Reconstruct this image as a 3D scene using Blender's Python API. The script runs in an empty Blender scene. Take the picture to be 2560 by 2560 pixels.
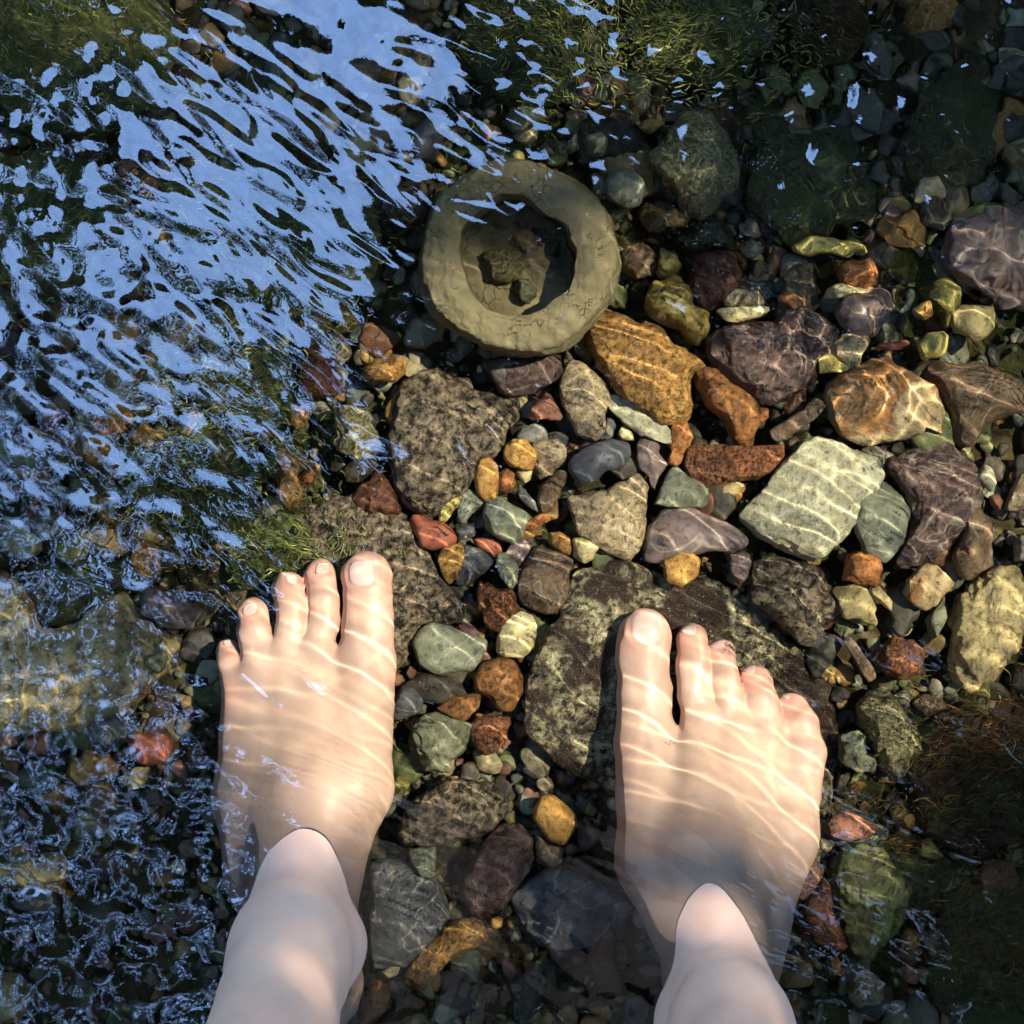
import bpy, math, random, re
import numpy as np
from mathutils import Vector

# ------------------------------------------------------------------ camera, sky, sun, exposure
sc = bpy.context.scene
CH, HALF = 1.15, 0.27            # camera height over the stream bed, half width of the view at the bed
ZW = 0.075                       # water level
cam = bpy.data.objects.new('camera', bpy.data.cameras.new('camera'))
sc.collection.objects.link(cam); sc.camera = cam
UNIT = 10                        # everything below is laid out in metres and enlarged evenly at the very end: light lines need it
cam.location = (0, 0, CH * UNIT)
cam.data.angle = 2 * math.atan(HALF / CH)
cam.data.clip_start = 0.2; cam.data.clip_end = 5000

SUN_EL, SUN_AZ = math.radians(50), math.radians(17)      # azimuth counted from +x towards +y
sun_dir = np.array([math.cos(SUN_EL) * math.cos(SUN_AZ), math.cos(SUN_EL) * math.sin(SUN_AZ), math.sin(SUN_EL)])
world = bpy.data.worlds.new('World'); sc.world = world; world.use_nodes = True
wn = world.node_tree
sky = wn.nodes.new('ShaderNodeTexSky'); sky.sky_type = 'NISHITA'; sky.sun_disc = False
sky.sun_elevation = SUN_EL; sky.sun_rotation = math.pi / 2 - SUN_AZ
sky.dust_density = 0.3; sky.ozone_density = 6.0
# bright cloud patch added overhead to strengthen the sky's reflection in the water
tcw = wn.nodes.new('ShaderNodeTexCoord'); sep = wn.nodes.new('ShaderNodeVectorMath'); sep.operation = 'DOT_PRODUCT'; wn.links.new(tcw.outputs['Generated'], sep.inputs[0])
sep.inputs[1].default_value = Vector((-.115, .150, .98)).normalized()
mr = wn.nodes.new('ShaderNodeMapRange'); mr.interpolation_type = 'SMOOTHSTEP'
mr.inputs['From Min'].default_value = .962; mr.inputs['From Max'].default_value = .992; wn.links.new(sep.outputs['Value'], mr.inputs['Value'])
cn = wn.nodes.new('ShaderNodeTexNoise'); cn.inputs['Scale'].default_value = 9; cn.inputs['Detail'].default_value = 5; wn.links.new(tcw.outputs['Generated'], cn.inputs['Vector'])
cr_ = wn.nodes.new('ShaderNodeMapRange'); wn.links.new(cn.outputs['Fac'], cr_.inputs['Value'])
cr_.inputs['From Min'].default_value = .35; cr_.inputs['From Max'].default_value = .65; cr_.inputs['To Min'].default_value = .7; cr_.inputs['To Max'].default_value = 1.0
mm_ = wn.nodes.new('ShaderNodeMath'); mm_.operation = 'MULTIPLY'; wn.links.new(mr.outputs[0], mm_.inputs[0]); wn.links.new(cr_.outputs[0], mm_.inputs[1])
# and a second patch added lower, towards the left rear, for blue water glints
dp = wn.nodes.new('ShaderNodeVectorMath'); dp.operation = 'DOT_PRODUCT'; wn.links.new(tcw.outputs['Generated'], dp.inputs[0])
dp.inputs[1].default_value = Vector((-.24, -.24, .94)).normalized()
mr2 = wn.nodes.new('ShaderNodeMapRange'); mr2.interpolation_type = 'SMOOTHSTEP'; wn.links.new(dp.outputs['Value'], mr2.inputs['Value'])
mr2.inputs['From Min'].default_value = .965; mr2.inputs['From Max'].default_value = .995; mr2.inputs['To Max'].default_value = 1.0
ad_ = wn.nodes.new('ShaderNodeMath'); ad_.operation = 'ADD'; ad_.use_clamp = True
wn.links.new(mr.outputs[0], ad_.inputs[0]); wn.links.new(mr2.outputs[0], ad_.inputs[1]); wn.links.new(ad_.outputs[0], mm_.inputs[0])
mxw = wn.nodes.new('ShaderNodeMix'); mxw.data_type = 'RGBA'; wn.links.new(mm_.outputs[0], mxw.inputs[0]); wn.links.new(sky.outputs[0], mxw.inputs[6])
mxw.inputs[7].default_value = (3.1, 6.5, 15.5, 1)
wn.links.new(mxw.outputs[2], wn.nodes['Background'].inputs[0])
wn.nodes['Background'].inputs[1].default_value = 0.12
sl = bpy.data.lights.new('sun', 'SUN'); sl.energy = 2.45; sl.angle = math.radians(0.5); sl.color = (1, .955, .87)
sl.cycles.is_caustics_light = True
so = bpy.data.objects.new('sun', sl); sc.collection.objects.link(so)
so.rotation_euler = Vector(sun_dir).to_track_quat('Z', 'Y').to_euler(); so.location = (3, 1, 6)
sc.view_settings.view_transform = 'Standard'; sc.view_settings.look = 'None'
sc.view_settings.exposure = 2.85; sc.view_settings.gamma = 1.0
sc.view_settings.use_white_balance = True; sc.view_settings.white_balance_temperature = 8000; sc.view_settings.white_balance_tint = 10
sc.cycles.use_denoising = True
sc.cycles.caustics_reflective = False
sc.cycles.caustics_refractive = True
sc.cycles.max_bounces = 8; sc.cycles.diffuse_bounces = 3; sc.cycles.glossy_bounces = 3
sc.cycles.transmission_bounces = 6
sc.cycles.sample_clamp_indirect = 4

rnd = random.Random(7)

# ------------------------------------------------------------------ helpers
# regions of the photograph the outlines were measured in: x0, y0, pixels per unit
TILE = {'A': (900, 700, .33126), 'B': (1440, 700, .33126), 'C': (1920, 600, .33126), 'D': (1920, 1200, .33126),
        'E': (1920, 1800, .39337), 'F': (900, 1280, .36232), 'G': (900, 1900, .36232), 'H': (500, 800, .33126),
        'I': (0, 1760, .41408), 'J': (1500, 250, .33126), 'K': (900, 0, .41408), 'M': (0, 1300, .33126),
        'N': (0, 1000, .41408), 'O': (0, 0, 1.32505), 'P': (980, 350, .32091), 'Q': (500, 1340, .26915),
        'R': (1500, 1460, .32091), 'S': (450, 1860, .36232), 'V': (1500, 1960, .31056), 'X': (0, 0, 1)}

def pix(t, x, y):
    x0, y0, s = TILE[t]
    return x0 + x * s, y0 + y * s

def at(px, py, z):
    """photograph pixel (of 2560) and height -> point, through the flat water when it lies below it"""
    tx, ty = (px - 1280) / 1280 * HALF / CH, (1280 - py) / 1280 * HALF / CH
    if z >= ZW:
        return (tx * (CH - z), ty * (CH - z), z)
    t = math.hypot(tx, ty)
    if t < 1e-9:
        return (0, 0, z)
    s2 = math.sin(math.atan(t)) / 1.333
    tt = s2 / math.sqrt(1 - s2 * s2)
    r = t * (CH - ZW) + tt * (ZW - z)
    return (tx / t * r, ty / t * r, z)

def ta(t, x, y, z):
    return at(*pix(t, x, y), z)

def lin(c):
    return tuple(((v / 12.92) if v <= .04045 else ((v + .055) / 1.055) ** 2.4) for v in c)

def tag(o, label=None, cat=None, group=None, kind=None):
    if label: o['label'] = label
    if cat: o['category'] = cat
    if group: o['group'] = group
    if kind: o['kind'] = kind
    return o

def mesh_obj(name, V, F, mat, parent=None, smooth=True, receive=True):
    """V (n,3) array; F (m,4) or (m,3) int array"""
    V = np.asarray(V, dtype=np.float32); F = np.asarray(F, dtype=np.int32)
    k = F.shape[1]
    m = bpy.data.meshes.new(name)
    m.vertices.add(len(V)); m.vertices.foreach_set('co', V.ravel())
    m.loops.add(F.size); m.loops.foreach_set('vertex_index', F.ravel())
    m.polygons.add(len(F)); m.polygons.foreach_set('loop_start', np.arange(0, F.size, k, dtype=np.int32))
    m.polygons.foreach_set('loop_total', np.full(len(F), k, dtype=np.int32))
    m.update(calc_edges=True)
    if smooth: m.polygons.foreach_set('use_smooth', np.ones(len(F), dtype=bool))
    m.materials.append(mat)
    o = bpy.data.objects.new(name, m); sc.collection.objects.link(o)
    o.parent = parent
    o.cycles.is_caustics_receiver = receive
    return o

def grid_faces(nr, nc, wrap=False):
    i = np.arange(nr * nc).reshape(nr, nc)
    if wrap: i = np.concatenate([i, i[:, :1]], 1)
    return np.stack([i[:-1, :-1], i[:-1, 1:], i[1:, 1:], i[1:, :-1]], -1).reshape(-1, 4)

def hash3(i, j, k, seed):
    h = (i * 374761393 + j * 668265263 + k * 2147483647 + seed * 974634777) & 0xffffffff
    h = ((h ^ (h >> 13)) * 1274126177) & 0xffffffff
    h = (h ^ (h >> 16)) & 0xffffffff
    return h / 2147483648.0 - 1.0

def vnoise(P, seed=0):
    """smooth value noise, -1..1"""
    P = np.asarray(P, dtype=np.float64)
    I = np.floor(P).astype(np.int64); f = P - I; f = f * f * f * (f * (f * 6 - 15) + 10)
    out = 0
    for dx in (0, 1):
        for dy in (0, 1):
            for dz in (0, 1):
                w = (f[:, 0] if dx else 1 - f[:, 0]) * (f[:, 1] if dy else 1 - f[:, 1]) * (f[:, 2] if dz else 1 - f[:, 2])
                out = out + w * hash3(I[:, 0] + dx, I[:, 1] + dy, I[:, 2] + dz, seed)
    return out

def fbm(P, seed=0, octv=4, ridged=False):
    a, s, out = 1.0, 1.0, 0
    for o in range(octv):
        n = vnoise(P * s + o * 17.3, seed + o)
        if ridged: n = 1 - 2 * np.abs(n)
        out = out + a * n; a *= .5; s *= 2.03
    return out

# ------------------------------------------------------------------ materials
class NT:
    def __init__(self, name):
        self.m = bpy.data.materials.new(name); self.m.use_nodes = True
        self.t = self.m.node_tree; self.t.nodes.clear()
        self.out = self.n('ShaderNodeOutputMaterial')
    def n(self, typ, **kw):
        nd = self.t.nodes.new(typ)
        for k, v in kw.items():
            if hasattr(nd, k) and k not in nd.inputs: setattr(nd, k, v)
            else: self.set(nd, k, v)
        return nd
    def set(self, nd, k, v):
        if hasattr(v, 'links'): self.t.links.new(v, nd.inputs[k])
        else: nd.inputs[k].default_value = v
    def noise(self, vec, scale, detail=4, rough=.6, dist=0):
        nd = self.t.nodes.new('ShaderNodeTexNoise')
        self.t.links.new(vec, nd.inputs['Vector'])
        nd.inputs['Scale'].default_value = scale; nd.inputs['Detail'].default_value = detail
        nd.inputs['Roughness'].default_value = rough; nd.inputs['Distortion'].default_value = dist
        return nd.outputs['Fac']
    def ramp(self, fac, stops):
        nd = self.t.nodes.new('ShaderNodeValToRGB'); self.t.links.new(fac, nd.inputs[0])
        e = nd.color_ramp.elements
        while len(e) > 1: e.remove(e[-1])
        for i, (p, c) in enumerate(stops):
            el = e[0] if i == 0 else e.new(p)
            el.position = p
            c = (c, c, c) if isinstance(c, (int, float)) else c
            el.color = (*c, 1)
        return nd.outputs[0]
    def mix(self, fac, a, b, blend='MIX'):
        nd = self.t.nodes.new('ShaderNodeMix'); nd.data_type = 'RGBA'; nd.blend_type = blend
        for idx, v in ((0, fac), (6, a), (7, b)):
            if hasattr(v, 'links'): self.t.links.new(v, nd.inputs[idx])
            elif isinstance(v, (int, float)): nd.inputs[idx].default_value = v if idx == 0 else (v, v, v, 1)
            else: nd.inputs[idx].default_value = (*v[:3], 1)
        return nd.outputs[2]
    def math(self, op, a, b=0.0, clamp=False):
        nd = self.t.nodes.new('ShaderNodeMath'); nd.operation = op; nd.use_clamp = clamp
        for i, v in enumerate((a, b)):
            if hasattr(v, 'links'): self.t.links.new(v, nd.inputs[i])
            else: nd.inputs[i].default_value = v
        return nd.outputs[0]
    def bump(self, h, strength=.5, dist=.002, normal=None):
        nd = self.t.nodes.new('ShaderNodeBump'); self.t.links.new(h, nd.inputs['Height'])
        nd.inputs['Strength'].default_value = strength; nd.inputs['Distance'].default_value = dist
        if normal: self.t.links.new(normal, nd.inputs['Normal'])
        return nd.outputs[0]
    def finish(self, col, rough=.55, normal=None, spec=.25):
        p = self.t.nodes.new('ShaderNodeBsdfPrincipled')
        self.set(p, 'Base Color', col if hasattr(col, 'links') else (*col, 1))
        self.set(p, 'Roughness', rough); self.set(p, 'Specular IOR Level', spec)
        if normal: self.t.links.new(normal, p.inputs['Normal'])
        self.t.links.new(p.outputs[0], self.out.inputs[0])
        self.p = p
        return self.m
    def coords(self):
        tc = self.t.nodes.new('ShaderNodeTexCoord'); oi = self.t.nodes.new('ShaderNodeObjectInfo')
        sc_ = self.math('MULTIPLY', oi.outputs['Random'], 13.7)
        cx = self.t.nodes.new('ShaderNodeCombineXYZ')
        for i in range(3): self.t.links.new(sc_, cx.inputs[i])
        ad = self.t.nodes.new('ShaderNodeVectorMath'); ad.operation = 'ADD'
        self.t.links.new(tc.outputs['Object'], ad.inputs[0]); self.t.links.new(cx.outputs[0], ad.inputs[1])
        return ad.outputs[0]

ALB = .80
def pal(c):
    c = lin(c); l = sum(c) / 3
    return tuple((v * .88 + l * .12) * ALB for v in c)

def stone_mat(name, c1, c2, c3, s=75, speck=.5, ss=5, vein=0, moss=0, bump=.75, patch=None):
    """c1 main, c2 second tone, c3 dark spots"""
    k = NT(name); co = k.coords()
    n1 = k.noise(co, s, 8, .68, .6)
    col = k.ramp(n1, [(.33, pal(c2)), (.5, pal(c1)), (.66, tuple(min(1, v * 1.25) for v in pal(c1)))])
    if patch:
        np_ = k.noise(co, s * .35, 5, .6, .8)
        col = k.mix(k.ramp(np_, [(.47, 0), (.56, 1)]), col, pal(patch))
    n2 = k.noise(co, s * ss, 6, .75, .3)
    col = k.mix(k.ramp(n2, [(.52 - .12 * speck, 0), (.70 - .12 * speck, 1)]), col, pal(c3))
    n3 = k.noise(co, s * 11, 4, .8)
    col = k.mix(k.ramp(n3, [(.60, 0), (.70, .55 * speck)]), col, tuple(min(1, v * 1.9 + .03) for v in pal(c1)))
    if vein:
        nv = k.noise(co, s * .6, 3, .5, 1.2)
        v = k.math('ABSOLUTE', k.math('SUBTRACT', nv, .5))
        col = k.mix(k.ramp(v, [(.0, vein), (.018, 0)]), col, pal((.86, .82, .72)))
    if moss:
        nm = k.noise(co, 38, 6, .7, .5)
        col = k.mix(k.ramp(nm, [(.62 - .3 * moss, 0), (.70 - .25 * moss, .85)]), col, pal((.24, .28, .12)))
    h = k.math('ADD', k.math('MULTIPLY', n2, .8), k.math('MULTIPLY', k.noise(co, s * 2, 6, .7), 1.0))
    nb = k.bump(h, bump, .0022)
    return k.finish(col, .5, nb, .25)

PAL = {
 'ochre':   dict(c1=(.72, .52, .24), c2=(.52, .33, .13), c3=(.30, .19, .09), s=80, speck=.7),
 'gold':    dict(c1=(.82, .60, .27), c2=(.66, .42, .16), c3=(.45, .27, .12), s=90, speck=.3),
 'orange':  dict(c1=(.74, .46, .22), c2=(.55, .30, .13), c3=(.30, .16, .09), s=85, speck=.5),
 'amber':   dict(c1=(.60, .38, .17), c2=(.38, .22, .11), c3=(.16, .11, .08), s=60, speck=.6),
 'rust':    dict(c1=(.64, .39, .22), c2=(.38, .20, .12), c3=(.18, .09, .07), s=110, speck=.9, bump=.9),
 'cream':   dict(c1=(.84, .76, .54), c2=(.72, .62, .38), c3=(.48, .38, .22), s=60, speck=.15),
 'yellow':  dict(c1=(.78, .70, .36), c2=(.64, .56, .26), c3=(.42, .36, .17), s=60, speck=.15),
 'tan':     dict(c1=(.66, .57, .43), c2=(.52, .43, .31), c3=(.32, .25, .18), s=75, speck=.55, vein=.3),
 'tanflat': dict(c1=(.62, .55, .36), c2=(.50, .43, .27), c3=(.36, .30, .19), s=45, speck=.2),
 'pale':    dict(c1=(.71, .68, .55), c2=(.60, .58, .44), c3=(.42, .40, .28), s=60, speck=.35, vein=.5),
 'greygreen': dict(c1=(.50, .51, .42), c2=(.42, .43, .35), c3=(.28, .29, .23), s=45, speck=.25, vein=.25),
 'greenish': dict(c1=(.52, .52, .41), c2=(.42, .42, .32), c3=(.24, .24, .17), s=50, speck=.4),
 'grey':    dict(c1=(.50, .48, .45), c2=(.41, .39, .36), c3=(.26, .24, .22), s=55, speck=.3, vein=.2),
 'slate':   dict(c1=(.33, .33, .34), c2=(.26, .26, .27), c3=(.16, .16, .17), s=40, speck=.2, vein=.25),
 'black':   dict(c1=(.30, .31, .34), c2=(.26, .27, .30), c3=(.20, .20, .22), s=22, speck=.0, bump=.12),
 'purple':  dict(c1=(.42, .32, .30), c2=(.28, .20, .19), c3=(.15, .11, .10), s=60, speck=.7, vein=.25, bump=.8),
 'mauve':   dict(c1=(.47, .39, .37), c2=(.38, .31, .30), c3=(.25, .20, .19), s=40, speck=.2, bump=.2, vein=.3),
 'brown':   dict(c1=(.45, .35, .26), c2=(.33, .25, .18), c3=(.19, .14, .10), s=60, speck=.4, vein=.2),
 'redbrown': dict(c1=(.44, .25, .17), c2=(.29, .16, .11), c3=(.14, .09, .07), s=70, speck=.6),
 'red':     dict(c1=(.64, .34, .24), c2=(.52, .27, .19), c3=(.36, .16, .11), s=50, speck=.1, bump=.2),
 'pink':    dict(c1=(.66, .42, .32), c2=(.52, .32, .25), c3=(.32, .20, .15), s=60, speck=.3),
 'dark':    dict(c1=(.25, .22, .18), c2=(.18, .16, .13), c3=(.09, .08, .07), s=60, speck=.5),
 'darkmottle': dict(c1=(.58, .50, .40), c2=(.36, .29, .22), c3=(.10, .08, .06), s=90, speck=1.05, ss=2.6, bump=1.0),
 'mottle':  dict(c1=(.70, .65, .50), c2=(.52, .46, .33), c3=(.15, .10, .07), s=95, speck=1.05, ss=2.6, bump=.9, patch=(.24, .17, .13)),
 'pitted':  dict(c1=(.66, .62, .42), c2=(.53, .48, .30), c3=(.26, .22, .13), s=110, speck=.8, bump=1.0),
 'olive':   dict(c1=(.50, .46, .22), c2=(.38, .35, .16), c3=(.22, .20, .10), s=45, speck=.3),
 'oliveorange': dict(c1=(.58, .50, .22), c2=(.60, .38, .16), c3=(.30, .20, .09), s=35, speck=.4),
 'moss':    dict(c1=(.56, .54, .33), c2=(.42, .42, .24), c3=(.20, .21, .12), s=90, speck=.9, bump=1.0, moss=.7),
 'darkmoss': dict(c1=(.30, .31, .19), c2=(.21, .23, .13), c3=(.09, .10, .06), s=80, speck=.8, bump=1.0, moss=.5),
 'redmoss': dict(c1=(.30, .20, .12), c2=(.22, .20, .10), c3=(.10, .08, .05), s=80, speck=.9, bump=1.0, moss=.3),
 'boulder': dict(c1=(.70, .62, .42), c2=(.56, .48, .30), c3=(.33, .27, .16), s=40, speck=.5, bump=.8),
 'twotone': dict(c1=(.42, .42, .24), c2=(.34, .27, .12), c3=(.20, .17, .09), s=35, speck=.6, patch=(.36, .40, .24)),
 'tanorange': dict(c1=(.72, .62, .44), c2=(.68, .54, .34), c3=(.46, .30, .16), s=45, speck=.4, vein=.3, patch=(.68, .45, .23)),
}
MATS = {}
def smat(key):
    if key not in MATS: MATS[key] = stone_mat('stone_' + key, **PAL[key])
    return MATS[key]

# ------------------------------------------------------------------ the setting: bed, water
def bed_height(x, y):
    P = np.stack([x, y, np.zeros_like(x)], -1).reshape(-1, 3)
    n = (fbm(P * 14, 3, 4) * .006 + fbm(P * 90, 9, 3) * .0016).reshape(x.shape)
    r = np.maximum(np.abs(x) * .8, np.abs(y) * .35)
    bank = np.clip((r - .75) / 1.9, 0, 1); bank = bank * bank * (3 - 2 * bank)
    big = (fbm(P * 1.3, 31, 3) * .05).reshape(x.shape)
    return -.030 + n + bank * (.6 + big * 4)

def warped_axis(inner, step, outer, growth):
    a = list(np.arange(0, inner + 1e-9, step)); s = step
    while a[-1] < outer:
        s *= growth; a.append(a[-1] + s)
    a = np.array(a)
    return np.concatenate([-a[:0:-1], a])

ax = warped_axis(.42, .002, 60, 1.07)
X, Y = np.meshgrid(ax, ax)
Z = bed_height(X, Y)
k = NT('stream_bed_silt'); tc = k.n('ShaderNodeTexCoord').outputs['Object']
c = k.ramp(k.noise(tc, 25, 8, .7), [(.3, lin((.12, .13, .08))), (.5, lin((.26, .22, .15))), (.68, lin((.36, .31, .22)))])
c = k.mix(k.ramp(k.noise(tc, 9, 5, .6), [(.45, 0), (.6, .8)]), c, lin((.20, .24, .11)))
k.finish(c, .8, k.bump(k.noise(tc, 350, 5, .75), .8, .003), .15)
bed = tag(mesh_obj('stream_bed', np.stack([X, Y, Z], -1).reshape(-1, 3), grid_faces(*X.shape), k.m), kind='structure')

def smooth01(t): t = np.clip(t, 0, 1); return t * t * (3 - 2 * t)
def blob(x, y, ox, oy, rx, ry, soft=.35, rot=0):
    """soft ellipse mask; centre and radii in overview units (1932 wide)"""
    cx, cy, _ = ta('O', ox, oy, ZW); u = .000264
    dx, dy = x - cx, y - cy
    c_, s_ = math.cos(rot), math.sin(rot)
    ex, ey = (dx * c_ + dy * s_) / (rx * u), (-dx * s_ + dy * c_) / (ry * u)
    return 1 - smooth01((np.sqrt(ex * ex + ey * ey) - (1 - soft)) / (2 * soft))

def waves(x, y, n, lam, theta, spread, seed, slope, warp=0):
    r = np.random.default_rng(seed); z = np.zeros_like(x)
    if warp:
        P = np.stack([x * 22, y * 22, np.zeros_like(x)], -1).reshape(-1, 3)
        wx = vnoise(P, seed + 50).reshape(x.shape) * warp; wy = vnoise(P, seed + 51).reshape(x.shape) * warp
        x = x + wx; y = y + wy
    for i in range(n):
        l = math.exp(r.uniform(math.log(lam[0]), math.log(lam[1]))); a = theta + r.normal() * spread
        kk = 2 * math.pi / l
        z += slope / kk * math.sqrt(2 / n) * np.sin(kk * (x * math.cos(a) + y * math.sin(a)) + r.uniform(0, 6.283))
    return z

def crests(x, y, n, lam, theta, spread, seed, amp, warp):
    """ripples with narrow rounded crests: they draw the thin light lines on the bed"""
    r = np.random.default_rng(seed); z = np.zeros_like(x)
    P = np.stack([x * 26, y * 26, np.zeros_like(x)], -1).reshape(-1, 3)
    for i in range(n):
        P2 = P + i * 7.7
        wx = vnoise(P2, seed + i).reshape(x.shape) * warp
        gate = np.clip(.55 + .9 * vnoise(P2 * .8 + 3, seed + 60 + i).reshape(x.shape), 0, 1.3)
        l = r.uniform(*lam); a = theta + r.normal() * spread; kk = 2 * math.pi / l
        z += amp * gate * np.exp(2.6 * (np.sin(kk * (x * math.cos(a) + y * math.sin(a) + wx) + r.uniform(0, 6.283)) - 1))
    return z

axw = warped_axis(.30, .00095, 2.4, 1.045)
X, Y = np.meshgrid(axw, axw)
R = np.maximum(np.abs(X), np.abs(Y)); fade = 1 - smooth01((R - .30) / .12)
dia = math.radians(48)            # wave vector across the diagonal streaks
S_streak = np.clip(blob(X, Y, 480, 360, 420, 260, .35, math.radians(-40)) + blob(X, Y, 300, 800, 420, 260, .4, math.radians(-30)), 0, 1)
S_rough = np.clip(.5 * blob(X, Y, 60, 700, 260, 900, .35) + blob(X, Y, 160, 1700, 330, 420, .35) + .45 * blob(X, Y, 1450, 60, 700, 170, .4)
                  + blob(X, Y, 1780, 330, 260, 420, .4) + .8 * blob(X, Y, 980, 1960, 1300, 110, .3), 0, 1.2)
S_calm = np.clip(blob(X, Y, 1250, 950, 560, 480, .4) + blob(X, Y, 1150, 1500, 700, 330, .4) + .9 * blob(X, Y, 980, 480, 260, 230, .3), 0, 1)
Z = np.full_like(X, ZW)
Z += (.006 + .025 * (1 - S_calm)) * waves(X, Y, 26, (.013, .034), math.radians(58), .33, 11, 1.0, .002) * fade
S_foot = np.clip(blob(X, Y, 1440, 1380, 370, 400, .25) + blob(X, Y, 660, 1350, 300, 420, .25) + blob(X, Y, 1040, 480, 250, 240, .25), 0, 1)
Z += (.012 * S_calm) * waves(X, Y, 10, (.017, .028), math.radians(60), .16, 31, 1.0, .003) * fade
Z += (1 - .15 * S_foot) * (crests(X, Y, 3, (.015, .021), math.radians(60), .30, 24, .00011, .0055) + crests(X, Y, 4, (.016, .030), math.radians(150), .5, 22, .000045, .004)) * fade
Z += .018 * waves(X, Y, 20, (.035, .09), math.radians(40), .8, 12, 1.0)
S_streak = S_streak * (1 - .85 * blob(X, Y, 990, 490, 240, 230, .25))
Z += S_streak * .050 * waves(X, Y, 60, (.0065, .022), dia, .22, 13, 1.0, .004) * fade
Z += (S_rough + .5 * blob(X, Y, 1500, 230, 420, 230, .4)) * .070 * waves(X, Y, 70, (.0085, .028), 0, 3.0, 14, 1.0, .003) * fade
k = NT('clear_stream_water')
r_ = k.n('ShaderNodeBsdfRefraction', IOR=1.333, Roughness=0.0, Color=(.96, 1.0, .985, 1))
g_ = k.n('ShaderNodeBsdfGlossy', Roughness=0.0)
fr = k.n('ShaderNodeFresnel', IOR=1.333)
mx = k.n('ShaderNodeMixShader', Fac=k.math('ADD', fr.outputs[0], .055, clamp=True))
k.t.links.new(r_.outputs[0], mx.inputs[1]); k.t.links.new(g_.outputs[0], mx.inputs[2]); k.t.links.new(mx.outputs[0], k.out.inputs[0])
water = tag(mesh_obj('water', np.stack([X, Y, Z], -1).reshape(-1, 3), grid_faces(*X.shape), k.m, receive=False), kind='structure')
water.cycles.is_caustics_caster = True

# ------------------------------------------------------------------ overhanging trees (they shade the stream and are mirrored in it)
def in_poly(px, py, poly):
    inside = np.zeros(px.shape, bool); n = len(poly)
    for i in range(n):
        x1, y1 = poly[i]; x2, y2 = poly[(i + 1) % n]
        c_ = ((y1 > py) != (y2 > py)) & (px < (x2 - x1) * (py - y1) / (y2 - y1 + 1e-12) + x1)
        inside ^= c_
    return inside
def opoly(pts, z): return [ta('O', x, y, z)[:2] for x, y in pts]

SKY_GAP = opoly([(60, 420), (240, 160), (500, 20), (860, -60), (1000, 90), (1040, 180), (960, 250), (800, 255), (700, 340),
                 (670, 540), (640, 640), (440, 700), (160, 620)], ZW)
THIN2 = opoly([(-300, 1500), (300, 1500), (300, 1700), (1560, 1700), (1560, 2250), (-300, 2250)], 0)
THIN = opoly([(-300, -300), (1250, -300), (1500, 350), (2100, 480), (2100, 1100), (1800, 1500), (1560, 1700), (300, 1700), (300, 1500), (-300, 1500)], 0)
SKY_THIN = opoly([(-120, 250), (120, 520), (640, 620), (600, 900), (500, 1000), (250, 1000), (60, 1350), (430, 1500), (440, 1800), (900, 1900), (1250, 2050), (-300, 2100), (-300, 300)], ZW)
LIT = opoly([(600, 760), (800, 720), (1000, 640), (1090, 560), (1300, 500), (1560, 440), (1760, 520), (2050, 500), (2150, 1000),
             (1980, 1330), (1800, 1450), (1750, 1760), (1500, 1800), (1300, 1640), (1060, 1540), (860, 1570), (640, 1600), (300, 1560), (230, 1350), (300, 1020), (500, 860)], 0)

def leaf_cloud(n, seed, box):
    r = np.random.default_rng(seed)
    C = np.stack([r.uniform(box[0], box[1], n), r.uniform(box[2], box[3], n), r.uniform(box[4], box[5], n)], -1)
    # clumps: keep denser parts
    d = vnoise(C * 1.6, seed)
    C = C[(d > -.55)]
    # the gap through which the sky is mirrored in the stream
    f = (C[:, 2] + (CH - 2 * ZW)) / (CH - ZW)
    gx, gy = C[:, 0] / f, C[:, 1] / f
    m1 = in_poly(gx, gy, SKY_GAP) | (in_poly(gx, gy, SKY_THIN) & (r.uniform(size=len(C)) < .74))
    # the gap the sun comes through
    t = C[:, 2] / sun_dir[2]
    sx, sy = C[:, 0] - sun_dir[0] * t, C[:, 1] - sun_dir[1] * t
    m2 = in_poly(sx, sy, LIT)
    # thinner foliage on that side: soft dappled light around the bright patch
    m3 = in_poly(sx, sy, THIN) & (r.uniform(size=len(C)) < .79)
    m4 = in_poly(sx, sy, THIN2) & (r.uniform(size=len(C)) < .55)
    return C[~(m1 | m2 | m3 | m4)], r

def leaves_mesh(C, r, size):
    n = len(C)
    q = r.normal(size=(n, 3)); q[:, 2] = np.abs(q[:, 2]) + .8; q /= np.linalg.norm(q, axis=1)[:, None]
    a = r.normal(size=(n, 3)); u = np.cross(q, a); u /= np.linalg.norm(u, axis=1)[:, None]; v = np.cross(q, u)
    L = size * r.uniform(.7, 1.4, n)[:, None]; W = L * .36
    V = np.stack([C - u * L, C - v * W - u * L * .1, C + u * L, C + v * W - u * L * .1], 1).reshape(-1, 3)
    return V, np.arange(4 * n).reshape(n, 4)

k = NT('tree_leaves'); oc = k.n('ShaderNodeTexCoord').outputs['Object']
lc = k.ramp(k.noise(oc, 3, 5, .7), [(.35, (.020, .045, .012)), (.6, (.055, .095, .022))])
k.finish(lc, .6, None, .2)
leaf_m = k.m
k = NT('tree_bark'); oc = k.n('ShaderNodeTexCoord').outputs['Object']
k.finish(k.ramp(k.noise(oc, 12, 8, .7), [(.3, (.02, .015, .01)), (.7, (.09, .065, .045))]), .85, k.bump(k.noise(oc, 30, 6, .7), 1, .03))
bark_m = k.m

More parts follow.
